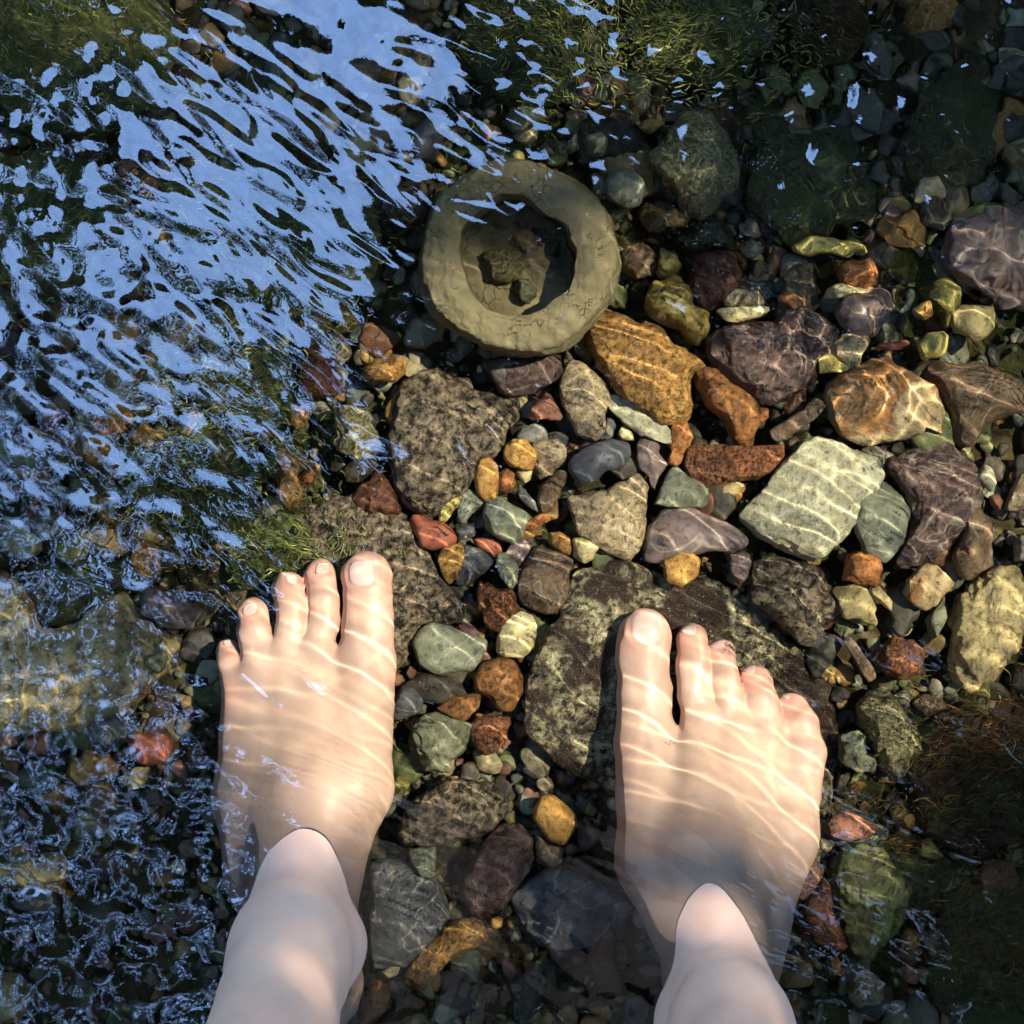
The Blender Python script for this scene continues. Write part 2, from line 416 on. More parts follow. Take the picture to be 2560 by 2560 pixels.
def tube(pts, rad, n=10):
    pts = np.array(pts, float); V = []
    for i, p in enumerate(pts):
        t = pts[min(i + 1, len(pts) - 1)] - pts[max(i - 1, 0)]; t /= np.linalg.norm(t)
        a = np.cross(t, (0.3, .9, .1)); a /= np.linalg.norm(a); b = np.cross(t, a)
        for j in range(n):
            th = 2 * math.pi * j / n
            V.append(p + (a * math.cos(th) + b * math.sin(th)) * rad[i])
    return np.array(V), grid_faces(len(pts), n, True)

def tree(label, base, box, n, seed, limbs):
    root = bpy.data.objects.new('overhanging_tree', None); sc.collection.objects.link(root); root.location = base
    tag(root, label, 'tree', 'trees over the stream')
    B = np.array(base)
    C, r = leaf_cloud(n, seed, box)
    V, F = leaves_mesh(C, r, .056)
    mesh_obj('crown', V - B, F, leaf_m, root, smooth=False, receive=False)
    Vs, Fs, o = [], [], 0
    def add(pts, rad):
        nonlocal o
        v, f = tube(pts, rad); Vs.append(v); Fs.append(f + o); o += len(v)
    add([(0, 0, -.2), (.05, 0, .8), (.0, -.08, 1.8), (-.1, -.15, 3.0), (-.2, -.2, 4.2)], [.22, .17, .14, .11, .06])
    for (z0, e) in limbs:
        e = np.array(e) - B; s = np.array((-.05, -.1, z0)); m_ = (s + e) / 2 + np.array((0, 0, .25))
        add([s, (s + m_) / 2 + (0, 0, .08), m_, (m_ + e) / 2 + (.05, .06, .02), e], [.08, .06, .045, .03, .012])
    mesh_obj('trunk', np.concatenate(Vs), np.concatenate(Fs), bark_m, root, receive=False)
    return root

tree('leafy tree leaning over the stream from the left bank', (-2.9, 1.2, .25), (-2.8, 1.1, -3.2, 3.0, 2.7, 4.2), 82000, 5,
     [(2.2, (-.9, 1.9, 3.2)), (2.6, (-.8, -.9, 3.4)), (3.0, (-1.8, .4, 3.9)), (2.8, (.7, 1.6, 3.6))])
tree('leafy tree with sunlit gaps standing on the right bank', (4.9, 1.6, .25), (.9, 5.4, -3.0, 3.2, 2.7, 4.4), 98000, 6,
     [(2.2, (2.0, -.8, 3.2)), (2.6, (1.3, 1.6, 3.4)), (3.0, (3.5, .1, 3.9)), (2.8, (2.4, 2.4, 3.6))])

# ------------------------------------------------------------------ stones
def rock(name, label, tile, pts, top, thick, key, style='a', cat='stone', seed=0, group=None):
    """a stone grown from its plan outline: rounded or chipped body of real thickness (mm)"""
    top, thick = top / 1000, thick / 1000
    zc = top - thick * .5
    P = np.array([ta(tile, x, y, zc + thick * .12)[:2] for x, y in pts])
    # area centroid
    x, y = P[:, 0], P[:, 1]; x2, y2 = np.roll(x, -1), np.roll(y, -1); cr = x * y2 - x2 * y; A = cr.sum() / 2
    c = np.array([((x + x2) * cr).sum(), ((y + y2) * cr).sum()]) / (6 * A)
    P = c + (P - c) * (1.05 if abs(A) < .0012 else 1.02)
    size = math.sqrt(abs(A))
    nf = int(min(220, max(56, size * 3200))); nl = max(18, int(nf * .36))
    nf_, nl_ = nf, nl
    ph = np.linspace(0, 2 * np.pi, nf, endpoint=False)
    D = np.stack([np.cos(ph), np.sin(ph)], -1)
    rr = np.zeros(nf)
    a, b = P - c, np.roll(P, -1, 0) - c; e = b - a
    for i, d in enumerate(D):
        den = d[0] * e[:, 1] - d[1] * e[:, 0]
        with np.errstate(divide='ignore', invalid='ignore'):
            t = (a[:, 0] * e[:, 1] - a[:, 1] * e[:, 0]) / den
            s = (a[:, 0] * d[1] - a[:, 1] * d[0]) / den
        ok = (t > 0) & (s >= -1e-6) & (s <= 1 + 1e-6)
        rr[i] = t[ok].max() if ok.any() else size * .5
    w = int(nf * ({'r': .055, 'a': .022, 'g': .03}[style])) | 1
    ker = np.hanning(w + 2)[1:-1]; ker /= ker.sum()
    rr = np.convolve(np.concatenate([rr[-w:], rr, rr[:w]]), ker, 'same')[w:-w]
    r = np.random.default_rng(seed * 7 + 3)
    ex = {'r': 2.1, 'a': 3.0, 'g': 2.6}[style]
    la = np.linspace(np.pi / 2, -np.pi / 2, nl)
    la = np.sign(la) * (np.abs(la) / (np.pi / 2)) ** .85 * np.pi / 2
    cs, sn = np.cos(la), np.sin(la)
    den = (np.abs(cs) ** ex + np.abs(sn) ** ex) ** (-1 / ex)
    rho, zz = np.maximum(cs * den, 0), sn * den
    X = rho[:, None] * rr[None] * D[None, :, 0]; Y = rho[:, None] * rr[None] * D[None, :, 1]
    Zz = np.repeat(zz[:, None], nf, 1) * thick / 2
    V = np.stack([X, Y, Zz], -1).reshape(-1, 3)
    tilt = r.normal(size=2) * (.10 if style != 'r' else .05)
    V[:, 2] += (V[:, 0] * tilt[0] + V[:, 1] * tilt[1]) * (V[:, 2] > -thick * .2)
    # chips: flats cut into the upper side
    nc = {'r': 3, 'a': 13, 'g': 8}[style]
    for _ in range(nc):
        az = r.uniform(0, 2 * np.pi); el = r.uniform(.35, 1.25)
        n_ = np.array([math.cos(az) * math.cos(el) / 1, math.sin(az) * math.cos(el), math.sin(el)])
        Vn = V / np.array([size / 2, size / 2, thick / 2]); d = Vn @ n_
        off = d.max() * r.uniform(.62 if style == 'a' else .78, .92)
        ov = np.maximum(d - off, 0) * .93
        V -= ov[:, None] * n_ * np.array([size / 2, size / 2, thick / 2]) * np.array([.35, .35, 1.0])
    Nn = V / (np.linalg.norm(V, axis=1)[:, None] + 1e-9)
    cc = np.array([c[0], c[1], 0])
    amp = {'r': .010, 'a': .020, 'g': .034}[style] * min(size, .05) * 1.2
    q = (V + cc) * (2.6 / max(size, .012))
    dsp = fbm(q, seed, 3) * amp
    Q2 = (V + cc) * 130
    if style == 'g': dsp = dsp + (fbm(Q2, seed + 9, 3, True) - .4) * .0011
    elif style == 'a': dsp = dsp + fbm(Q2, seed + 9, 3, True) * .0005
    V = V + Nn * dsp[:, None]
    # close the poles
    V = V.reshape(nl, nf, 3); V[0] = V[0].mean(0); V[-1] = V[-1].mean(0); V = V.reshape(-1, 3)
    o = mesh_obj(name, V, grid_faces(nl, nf, True)[:, ::-1], smat(key))
    o.location = (c[0], c[1], zc)
    tag(o, label, cat, group)
    return o

STONES = """
A|big dark mottled stone with a red-brown flank below the clay bowl|330,790 560,680 900,860 1190,880 1200,1060 1110,1130 1090,1230 1010,1330 900,1370 810,1510 730,1640 640,1680 520,1790 370,1690 280,1540 230,1290 220,1080|6|34|darkmottle|g
A|purple-brown stone tucked under the lower rim of the clay bowl|900,600 1200,560 1500,560 1510,720 1440,770 1330,830 1160,870 1060,840 1000,700|8|26|purple|a
A|small red three-cornered stone in a dark gap|1400,830 1460,880 1525,1010 1510,1050 1400,1045 1330,1050 1250,1040 1310,950|0|14|pink|a
A|upright tan slab pointing up at the bowl's lower right|1575,585 1660,620 1840,790 1860,900 1830,1010 1845,1130 1780,1200 1700,1190 1640,1150 1600,1040 1510,860 1515,790 1540,690|4|16|tan|a
A|small smooth grey pebble against the foot of the upright tan slab|1850,1030 1900,1050 1925,1100 1900,1180 1850,1220 1790,1190 1830,1130|-4|14|grey|r
A|grey pebble just under the small red three-cornered stone|1230,1110 1330,1080 1390,1120 1430,1200 1330,1230 1230,1220 1180,1190|-8|14|grey|r
A|bright golden knobbly pebble right of the dark mottled stone|1110,1270 1160,1220 1260,1210 1310,1270 1335,1330 1310,1410 1250,1430 1130,1400 1080,1340|2|20|gold|g
A|grainy tan flat stone touching the golden knobbly pebble|1310,1240 1420,1210 1500,1200 1545,1280 1530,1400 1460,1460 1370,1510 1320,1440 1340,1330|-4|16|tan|a
A|smooth golden oval pebble right of the yellow chip|870,1420 910,1350 980,1340 1035,1400 1040,1540 1030,1650 930,1675 880,1600 850,1500|2|18|gold|r
A|small brown and yellow pebble right of the golden oval|1060,1450 1110,1420 1170,1460 1175,1550 1120,1605 1060,1600 1045,1530|-3|14|orange|r
A|cream drop-shaped pebble under the golden knobbly one|1180,1440 1260,1420 1310,1440 1290,1510 1245,1545 1205,1500|-5|12|cream|r
A|slim brown seed-shaped stone left of the black bean pebble|1480,1460 1540,1460 1565,1500 1500,1640 1440,1740 1380,1740 1350,1640 1370,1560|-1|14|brown|r
A|thin grey sliver leaning on the slim brown stone|1210,1560 1260,1590 1320,1660 1360,1740 1310,1720 1230,1660 1200,1610|-6|9|grey|a
A|yellow pointed chip between the dark mottled stone and golden oval|690,1600 740,1580 775,1600 730,1690 650,1815 605,1800 600,1700 620,1650|1|12|yellow|a
A|grey faceted chip with a pale stripe beside the yellow chip|770,1610 830,1560 880,1620 915,1690 840,1760 760,1850 725,1820 740,1720|-2|13|greygreen|a
F|large smooth grey-green pebble in the middle of the small stones|841,8 870,-60 960,-115 1060,-50 1150,0 1180,40 1110,180 1060,225 950,175 865,110|2|18|greygreen|r
A|orange sliver right of the smooth grey-green pebble|1250,1890 1280,1810 1370,1760 1440,1750 1445,1800 1380,1840 1300,1890|0|9|orange|a
F|bright red pebble above the left foot's big toe|345,30 400,10 480,55 570,60 630,120 665,195 590,240 500,255 420,235 370,130|3|18|red|r
F|ochre streaked pebble just below the bright red one|560,270 620,220 690,220 720,290 690,400 620,495 590,470 540,350|0|15|ochre|a
F|dark slate wedge right of the ochre streaked pebble|720,230 820,260 925,350 850,430 740,500 660,490 700,400 715,300|-3|16|slate|a
F|small slate chip above the dark slate wedge|650,80 780,70 780,170 690,190 650,140|-8|10|slate|a
F|small dull red pebble poking out behind the slate wedge|780,185 880,190 950,220 980,270 930,315 850,270 790,230|-5|12|red|r
F|small pale green faceted pebble left of the brown shield-shaped stone|950,300 1000,280 1060,330 1090,400 1080,490 1040,530 980,460 935,380|-1|14|greenish|a
F|grey-mauve chip under the smooth grey-green pebble|1040,230 1130,190 1205,180 1170,290 1090,380 1010,290|-5|12|mauve|a
F|brown shield-shaped stone between the feet|1200,250 1250,215 1330,280 1465,330 1440,520 1430,620 1370,690 1200,680 1110,640 1090,540 1130,400|3|22|brown|a
F|brown oval pebble touching the round cream one|1300,150 1380,130 1450,180 1465,290 1400,290 1310,220|-1|13|ochre|r
F|round cream pebble under the ragged tan stone|1470,180 1530,170 1600,200 1640,250 1610,330 1550,350 1480,300|3|16|cream|r
F|rusty lumpy stone with a yellow corner between the feet|820,520 880,480 960,540 1040,540 1070,610 1080,690 1010,760 950,815 870,790 820,650|3|22|rust|g
F|cream stone with dark specks below the rusty lumpy one|1010,740 1100,700 1180,730 1200,810 1190,930 1110,1000 1010,1000 945,970 960,850|4|20|cream|a
F|smooth lobed grey-green stone right of the left foot|410,830 500,760 600,790 700,830 880,880 860,950 800,1090 640,1100 520,1115 420,1060 370,900|-1|20|greygreen|r
F|shiny orange-brown rounded stone between the feet|840,1050 950,1010 1060,1030 1120,1130 1120,1230 1050,1360 960,1365 900,1290 800,1230 790,1130|4|24|amber|r
F|small amber stone left of the dark hollow between the feet|530,1350 600,1300 720,1270 825,1260 810,1350 700,1440 600,1390|0|14|amber|a
F|rust stone with a curved edge below the shiny orange-brown one|770,1450 850,1420 960,1400 1035,1420 1000,1560 950,1640 860,1680 780,1630|-2|16|rust|g
F|grey-green rough stone below the small amber stone|380,1480 450,1410 560,1400 640,1430 775,1460 740,1540 715,1650 640,1700 600,1800 470,1790 360,1700 340,1560|2|26|greenish|g
F|dark rounded stone touching the inner side of the left foot|200,1430 210,1330 290,1190 380,1200 440,1260 430,1370 330,1420|-4|22|slate|r
F|dark wedge under the lobed grey-green stone|250,1180 450,1130 640,1130 760,1230 760,1270 600,1300 440,1300 330,1200|-7|20|dark|a
F|wide dark rough rock the left foot stands on|-150,-80 60,-120 250,0 350,80 390,230 480,260 560,420 660,570 730,700 690,810 600,780 450,770 380,900 250,1100 0,1500 -260,1500 -620,900 -600,200 -400,0|-1|34|darkmottle|g
H|red-brown stone above and right of the left foot's toes|1230,1240 1340,1150 1420,1200 1470,1320 1510,1400 1490,1460 1380,1470 1230,1460 1150,1330|3|26|redbrown|g
H|pale yellow pitted stone left of the dark mottled stone|1010,680 1160,640 1290,740 1360,850 1355,980 1290,1020 1200,1045 1060,980 1010,830|8|28|pitted|g
H|dark flat stone under the pale yellow pitted one|1080,1130 1200,1060 1340,1030 1350,1110 1200,1220 1080,1250|-6|16|dark|a
H|ochre pebble lower left of the clay bowl|1230,370 1320,290 1420,280 1540,300 1560,370 1460,470 1300,475 1220,430|4|20|ochre|r
H|long yellow-brown peanut-shaped stone among blue reflections|560,990 640,965 720,1060 740,1200 760,1340 720,1410 640,1410 570,1340 600,1240 590,1150|6|22|ochre|r
H|upright reddish plank-like stone lower left of the clay bowl|780,230 880,170 960,260 1060,440 1060,540 900,570 860,620 780,560 760,460|4|24|redbrown|a
H|small ochre stone between the reddish plank and the peanut-shaped stone|650,690 760,650 830,720 800,790 720,840 660,780|0|15|ochre|r
H|amber wedge right of the peanut-shaped stone|740,1180 880,1100 880,1160 820,1240 770,1240|-2|12|amber|a
O|wide flat mottled rock under the right foot|1085,1080 1180,1060 1260,1095 1350,1095 1440,1165 1500,1225 1540,1230 1585,1290 1585,1400 1572,1500 1560,1620 1500,1700 1350,1720 1220,1560 1170,1490 1080,1450 990,1400 1000,1300 1030,1200 1070,1140|0|38|mottle|g
G|large brown mottled rock beside the inner edge of the left ankle|300,440 380,260 560,130 860,150 1000,260 1015,340 980,420 860,500 600,580 280,610 250,480|-2|34|darkmottle|g
G|golden oval stone between the ankles|1210,320 1250,260 1330,255 1480,380 1490,450 1400,610 1300,560 1200,400|2|22|gold|r
G|dark purple rock between the ankles|860,520 960,450 1100,450 1190,560 1200,690 1080,870 990,1050 850,1110 730,1040 680,900 790,740|0|36|purple|a
G|broad dark slate rock beside the left ankle|90,720 300,700 520,800 610,1070 450,1330 330,1440 60,1450 40,1000|-6|30|slate|a
G|broad dark slate rock beside the right ankle|1050,930 1350,720 1560,760 1750,900 1900,960 1870,1260 1600,1240 1350,1330 1140,1200|-6|30|slate|a
G|grey wedge under the large brown mottled rock|325,630 520,610 510,800 410,800|-4|14|greygreen|a
G|curved ochre stone at the bottom between the legs|600,1150 700,1100 840,1120 880,1270 740,1300 620,1350 540,1450 440,1580 330,1600 300,1520 430,1300|-3|26|ochre|g
G|tan wedge under the golden oval stone between the ankles|1210,520 1290,600 1400,620 1390,690 1310,730 1230,660|-5|14|tan|a
G|tiny golden pebble under the dark purple rock|900,1110 950,1095 985,1110 975,1160 930,1175 895,1150|-4|12|gold|r
G|small cream three-cornered chip at the left heel|120,1460 200,1435 260,1445 250,1500 190,1525|-3|10|cream|a
G|orange stone in the bottom corner beside the left leg|0,1640 80,1540 200,1560 180,1700 60,1822 -20,1800|-4|22|amber|g
G|small olive-grey pebble touching the inner left foot|170,200 270,110 350,150 320,220 200,230|-2|16|olive|a
B|large rough ochre rock against the bowl's lower right|75,370 130,250 220,190 480,330 530,280 660,350 720,470 860,540 970,660 880,690 860,830 850,960 810,1050 640,1060 380,920 270,790 160,610|14|44|ochre|g
B|brown and orange angular stone right of the large ochre rock|880,700 980,670 1110,690 1240,800 1370,920 1370,1030 1340,1240 1260,1260 1180,1200 1130,1040 1000,940 940,820|10|34|amber|a
B|small orange knob behind the brown and orange angular stone|1370,960 1450,970 1450,1040 1400,1090 1360,1060|-2|14|orange|r
B|rust-red craggy stone below the brown and orange angular one|840,1260 960,1220 1160,1260 1420,1240 1560,1220 1575,1290 1480,1430 1390,1490 1200,1510 990,1560 880,1490 830,1360|4|26|rust|g
B|large dark purple rock with pale veins|1000,420 1280,310 1490,330 1560,250 1740,220 1850,260 1990,380 1930,560 1800,700 1780,760 1640,880 1380,950 1200,800 1060,640 980,520|12|46|purple|g
B|pale green splintered piece below the large ochre rock|230,840 300,880 430,930 640,1060 770,1180 680,1230 600,1210 480,1180 380,1090 250,970|0|10|pale|a
B|orange piece between the green splinter and the rust-red craggy stone|740,1080 830,1060 880,1190 820,1310 780,1400 690,1380 720,1290 700,1190|-3|16|orange|g
A|smooth black bean-shaped pebble|1580,1400 1620,1330 1750,1240 1880,1200 2020,1230 2040,1330 1980,1410 1850,1450 1780,1520 1660,1555 1590,1480|6|22|black|r
B|dark mauve three-cornered stone right of the black pebble|470,1210 560,1200 620,1270 680,1390 620,1480 570,1640 550,1500 480,1440 460,1330|-2|16|mauve|a
A|ragged pale tan stone below the black bean-shaped pebble|1570,1640 1700,1620 1850,1600 1920,1540 2020,1530 2060,1470 2150,1470 2190,1560 2180,1700 2150,1850 2130,1980 2060,2100 2020,2170 1900,2100 1760,2010 1640,1880 1600,1750|5|22|tan|a
B|grey three-cornered stone below the orange piece|700,1450 780,1410 860,1500 1000,1570 1030,1700 960,1720 760,1720 600,1690 640,1600|2|18|greygreen|a
O|long smooth mauve-grey stone above the right foot|1215,1060 1225,1000 1250,965 1310,960 1370,985 1415,1020 1400,1035 1330,1040 1260,1062|4|20|mauve|r
X|golden pebble on the flat rock above the right foot|1660,1400 1690,1385 1730,1380 1750,1400 1745,1440 1700,1470 1665,1455|8|14|gold|r
X|little mauve stone hanging right of the golden pebble|1825,1385 1860,1372 1878,1390 1870,1440 1850,1465 1830,1430|0|12|mauve|a
B|small cream chip under the rust-red craggy stone|1060,1590 1200,1520 1275,1550 1200,1620 1080,1640|-5|10|cream|a
B|tiny cream chip under the green splinter|320,1150 360,1100 430,1180 440,1205 340,1200|-6|8|cream|a
B|dark bar-shaped stone lying aslant beside the big tan and orange rock|1460,1140 1580,1060 1720,970 1800,890 1850,920 1880,970 1740,1100 1560,1210 1490,1190|2|12|brown|a
J|yellow-green lump with an orange end above the large ochre rock|360,1480 420,1380 560,1330 650,1390 700,1560 810,1590 800,1760 740,1820 660,1800 620,1710 450,1660 360,1570|6|34|oliveorange|g
J|dark red-brown rounded stone above the cream leaf-shaped one|690,1250 760,1150 900,1140 1020,1200 1050,1330 1010,1440 900,1560 780,1560 700,1450|2|32|redbrown|g
J|bright cream leaf-shaped stone above the purple rock|870,1580 1000,1570 1100,1570 1250,1560 1290,1590 1200,1640 1080,1670 960,1660|4|12|cream|a
J|tan stone resting on the cream leaf-shaped one|940,1500 1020,1440 1180,1450 1260,1520 1230,1560 960,1560|4|16|tan|a
J|orange bean pebble right of the tan stone|1340,1480 1440,1440 1540,1480 1560,1540 1450,1610 1420,1560 1350,1530|3|14|orange|r
J|large pale yellow-green pitted rock upper right of the bowl|540,190 640,120 860,110 920,200 1000,340 1050,500 1040,660 960,720 830,840 760,870 650,830 560,680 480,590 380,500 370,400 480,290|12|44|pitted|g
J|round grey-green disc right of the bowl's rim|40,600 110,540 240,530 330,600 350,700 290,800 210,810 60,740 30,680|2|18|greygreen|r
J|small yellow pebble at the shoulder of the pitted rock|300,180 360,130 500,160 440,220 350,270 310,220|2|16|gold|a
J|ochre plate under the pitted rock|450,870 560,820 690,880 650,950 500,960|-4|14|ochre|a
J|long olive-yellow stone above the orange block|1440,1090 1600,1030 1800,1020 1960,1080 2030,1120 1850,1190 1700,1160 1500,1150|4|20|yellow|r
J|small olive stone between the bowl and the red-brown one|470,1120 560,1140 610,1250 560,1330 450,1330 430,1220|-2|20|olive|g
J|dull brown stone touching the bowl's right side|180,1120 330,1080 430,1180 420,1300 280,1350 170,1280|-4|24|brown|g
J|mossy ochre stone in the green shallows at upper right|1560,420 1700,320 1850,340 1860,560 1830,690 1700,760 1600,680 1540,560|-2|26|twotone|g
J|dark stone right under the pale pitted rock|560,1040 740,930 900,920 1010,1000 1010,1110 850,1130 700,1200 600,1130|-8|26|darkmoss|g
C|big tan and orange rock at the right|550,1010 640,960 850,910 930,900 1080,990 1240,1110 1370,1300 1380,1470 1240,1430 1180,1400 1150,1460 950,1490 820,1540 740,1560 570,1470 520,1340 440,1170 470,1080|12|40|tanorange|a
C|large smooth grey-brown rock at the right edge|1190,980 1320,890 1500,900 1700,960 1850,1020 1960,1140 1960,1300 1800,1340 1640,1390 1560,1560 1420,1580 1390,1440 1370,1290 1240,1100|2|34|brown|r
C|bell-shaped grey-mauve stone with pale ribs|510,470 600,410 850,380 930,410 950,480 900,590 800,720 640,720 560,650 510,540|8|28|mauve|r
C|white-yellow stone above the bell-shaped one|420,430 450,360 560,330 700,340 790,380 600,400 500,440|5|14|cream|a
C|orange block behind the white-yellow stone|510,220 600,190 740,130 810,190 800,380 700,390 560,320|4|24|orange|a
C|tan chip under the bell-shaped stone|470,800 560,730 720,720 760,740 700,850 690,950 620,960 500,870|4|16|tan|a
C|yellow speckled chip left of the big tan and orange rock|390,900 480,860 610,960 540,990 400,1005|6|12|yellow|a
C|small orange-red pebble above the big tan and orange rock|810,780 870,760 1050,740 1070,790 1020,850 920,860|4|12|red|r
C|pale green knob right of the orange-red pebble|1120,800 1200,690 1300,680 1380,760 1360,830 1270,890 1140,890|6|22|yellow|r
C|large dull olive pebble at upper right|1150,400 1220,320 1350,280 1460,310 1490,400 1440,500 1390,620 1320,640 1260,540 1180,470|0|24|olive|r
C|flat tan scallop-shaped stone near the right edge|1400,560 1470,490 1700,470 1750,560 1700,680 1570,770 1430,710|4|16|tanflat|a
C|bright orange chip left of the dull olive pebble|1140,500 1210,480 1250,560 1190,600 1130,570|6|10|gold|a
C|thin grey-green sliver standing left of the orange chip|970,540 1080,390 1100,420 1090,500 990,580|4|9|greygreen|a
O|large pale green-grey slab right of the middle|1390,975 1440,925 1515,840 1545,823 1660,865 1670,900 1640,960 1590,1010 1535,1060 1500,1055 1430,1015|14|34|pale|a
D|smooth grey-green oval slab beside the large pale slab|770,20 880,0 1000,100 1075,220 1050,380 960,540 890,620 740,560 700,400 650,270 720,130|8|22|greygreen|a
O|big purple-brown mottled rock below the tan and orange rock|1670,880 1720,840 1800,840 1845,890 1850,960 1810,1010 1765,1060 1700,1075 1680,1060 1715,1010 1720,950 1695,920|4|36|purple|g
D|grey-brown pointed stone right of the mottled purple rock|1500,200 1600,220 1670,330 1715,600 1530,750 1440,720 1410,560 1480,400|6|26|brown|a
D|bright orange and grey mottled cube-like stone|600,580 700,535 820,580 850,680 830,800 700,790 570,760 600,660|8|24|orange|g
D|wavy-grained tan stone with a white lower edge|1070,770 1180,650 1260,660 1420,800 1310,900 1200,975 1110,930 1065,840|8|22|tanorange|a
D|flat tan stone below the orange cube-like one|480,820 640,800 740,840 830,1060 810,1090 680,1050 560,1040 540,900|3|14|tanflat|a
D|small cream chip right of the flat tan stone|800,830 860,800 940,920 930,990 880,960 800,880|3|10|cream|a
D|dark grey-brown rough rock above the right foot's little toes|-100,620 0,590 350,640 410,700 430,830 560,920 560,1010 440,1080 370,1240 240,1260 180,1150 0,1000 -150,900|4|36|darkmottle|g
D|large streaked tan rock at the right edge|1830,590 1932,640 2000,900 1930,1100 1850,1300 1700,1480 1520,1600 1400,1500 1380,1350 1420,1150 1400,1050 1470,900 1620,760 1730,640|6|44|boulder|g
D|crumbly orange and grey stone right of the flat rock|780,1330 860,1260 960,1180 1130,1190 1180,1300 1140,1460 1000,1510 860,1440|3|26|rust|g
D|long brown shard leaning left of the crumbly orange stone|610,1170 680,1240 760,1370 830,1500 770,1545 700,1440 580,1220|2|12|brown|a
E|green-tan mottled rock with an ochre foot at the right|716,-211 830,-110 900,0 970,120 960,200 890,230 870,330 800,345 740,330 690,200 600,60 570,-60 640,-150|6|36|pitted|g
E|grey stone right of the right foot|450,120 530,80 610,110 620,220 690,250 670,320 560,330 470,280|-2|20|greenish|g
D|yellow-green stone at the foot of the streaked rock|1400,1600 1540,1580 1650,1530 1670,1760 1530,1800 1430,1690|0|22|olive|a
D|dull brown stone left of the yellow-green one|1090,1690 1180,1630 1310,1640 1380,1720 1200,1780|-6|16|brown|a
E|large two-tone brown and green rock beside the right ankle|400,980 440,850 560,780 720,790 800,930 910,1080 860,1250 690,1500 590,1590 510,1480 460,1250 390,1090|0|40|twotone|g
E|pinkish leaf-shaped stone above the two-tone rock|370,660 500,580 600,630 700,690 650,750 480,760 380,720|-4|14|pink|a
E|tan knobbly stone at the bottom right of the right leg|540,1640 640,1600 720,1680 700,1780 600,1800 530,1740|-2|20|tan|g
E|small cream-pink pebble near the bottom right|840,1600 900,1560 980,1620 940,1690 870,1670|-4|14|pink|r
E|small ochre chip above the cream-pink pebble|880,1330 990,1370 960,1440 880,1480 850,1420|-5|14|ochre|a
E|pale olive shell-shaped chip right of the two-tone rock|970,780 1030,740 1080,830 1130,880 1040,890 970,850|-4|10|olive|a
E|dark red rock between the right ankle and the two-tone rock|230,1150 380,1000 430,1250 500,1480 330,1420 220,1330|-6|30|redbrown|g
D|grey-green upright stone below the wavy-grained tan one|1200,1060 1330,900 1340,1080 1220,1230|-2|18|greenish|a
D|small red-brown pebble near the right edge|1670,120 1740,100 1780,160 1740,235 1680,190|2|13|pink|r
D|tan stone cut by the right edge above the streaked rock|1800,220 1860,80 1932,-60 1990,0 2000,200 1900,230|2|22|tan|a
D|grey stone cut by the right edge just above the streaked rock|1860,500 1932,420 2010,440 2010,600 1870,600|0|20|grey|a
C|pale green upright pebble right of the purple-brown mottled rock|1570,1790 1640,1690 1700,1720 1730,1830 1690,1900 1640,1860|0|16|pale|r
O|large grey-purple rock at the upper right edge|1780,470 1810,420 1870,390 1960,380 1990,560 1900,580 1830,540 1790,500|12|44|mauve|g
O|very dark mossy boulder at upper right|1740,150 1850,120 1900,220 1850,360 1730,380 1690,260|-4|44|darkmoss|g
O|ochre stone at the top edge right of the middle|1710,0 1760,-20 1810,20 1770,60 1720,70|2|24|ochre|g
O|huge tan boulder at the left edge|-80,1120 30,1100 60,1150 75,1195 150,1170 200,1125 230,1120 260,1170 330,1210 320,1260 260,1300 240,1345 190,1370 60,1390 -80,1400|16|52|boulder|g
O|dark olive flat rock above the huge tan boulder|60,1060 150,1050 240,1070 250,1110 190,1145 130,1180 80,1175 50,1110|0|30|darkmoss|a
M|olive three-cornered stone on the dark olive rock|400,230 520,140 640,80 700,80 640,290 540,320|6|12|olive|a
M|ochre crusty stone right of the dark olive rock|1000,250 1080,150 1180,200 1210,360 1160,450 1050,440 990,350|5|24|ochre|g
M|banded purplish stone left of the left foot's toes|1090,520 1250,560 1420,620 1520,690 1420,830 1250,800 1060,700|4|24|mauve|g
I|pinkish red stone left of the left foot|750,200 840,150 980,180 1020,280 970,370 870,400 790,320|6|26|red|a
I|pale cream stone just below the pinkish red one|720,450 830,390 880,410 830,500 770,500|3|12|cream|a
I|small brown stone lower left of the pale cream one|530,510 640,450 690,560 690,650 590,660 550,600|2|20|brown|a
I|shallow tan rock near the lower left edge|-20,970 200,930 400,940 400,1100 250,1180 60,1120 -20,1060|4|24|boulder|g
I|pale cream oval pebble left of the left ankle|1010,960 1060,920 1120,1000 1090,1040 1040,1010|2|12|cream|r
I|ochre pebble on the shallow tan rock|240,1070 400,1050 390,1130 280,1150|8|12|ochre|g
M|dark slate lump below the huge tan boulder|620,1530 760,1450 900,1460 1050,1560 900,1700 700,1700|0|26|slate|g
I|golden stone cut by the left edge under the tan boulder|-30,180 70,150 90,240 20,290 -30,280|0|20|gold|g
I|pinkish pebble under the huge tan boulder|140,220 220,190 290,240 260,300 170,290|0|16|pink|r
I|yellowish boulder in the bottom left corner|-40,1650 100,1660 170,1780 140,1900 -40,1960|10|36|boulder|g
M|grey-green leaf-shaped stone right of the tan boulder|1090,1030 1250,990 1260,1060 1180,1140 1100,1090|2|12|greenish|a
N|long grey stone cut by the left edge|-40,230 100,260 300,360 280,390 80,390 -40,340|4|24|greygreen|a
N|ochre flat stone just under the long grey one|40,420 250,400 320,500 180,500 60,460|0|16|ochre|g
N|tan upright stone above the long grey one|140,170 220,130 280,190 260,270 180,240|2|16|ochre|a
N|brown-orange stone under blue ripples left of the middle|560,110 720,90 800,130 690,220 580,200|2|20|amber|g
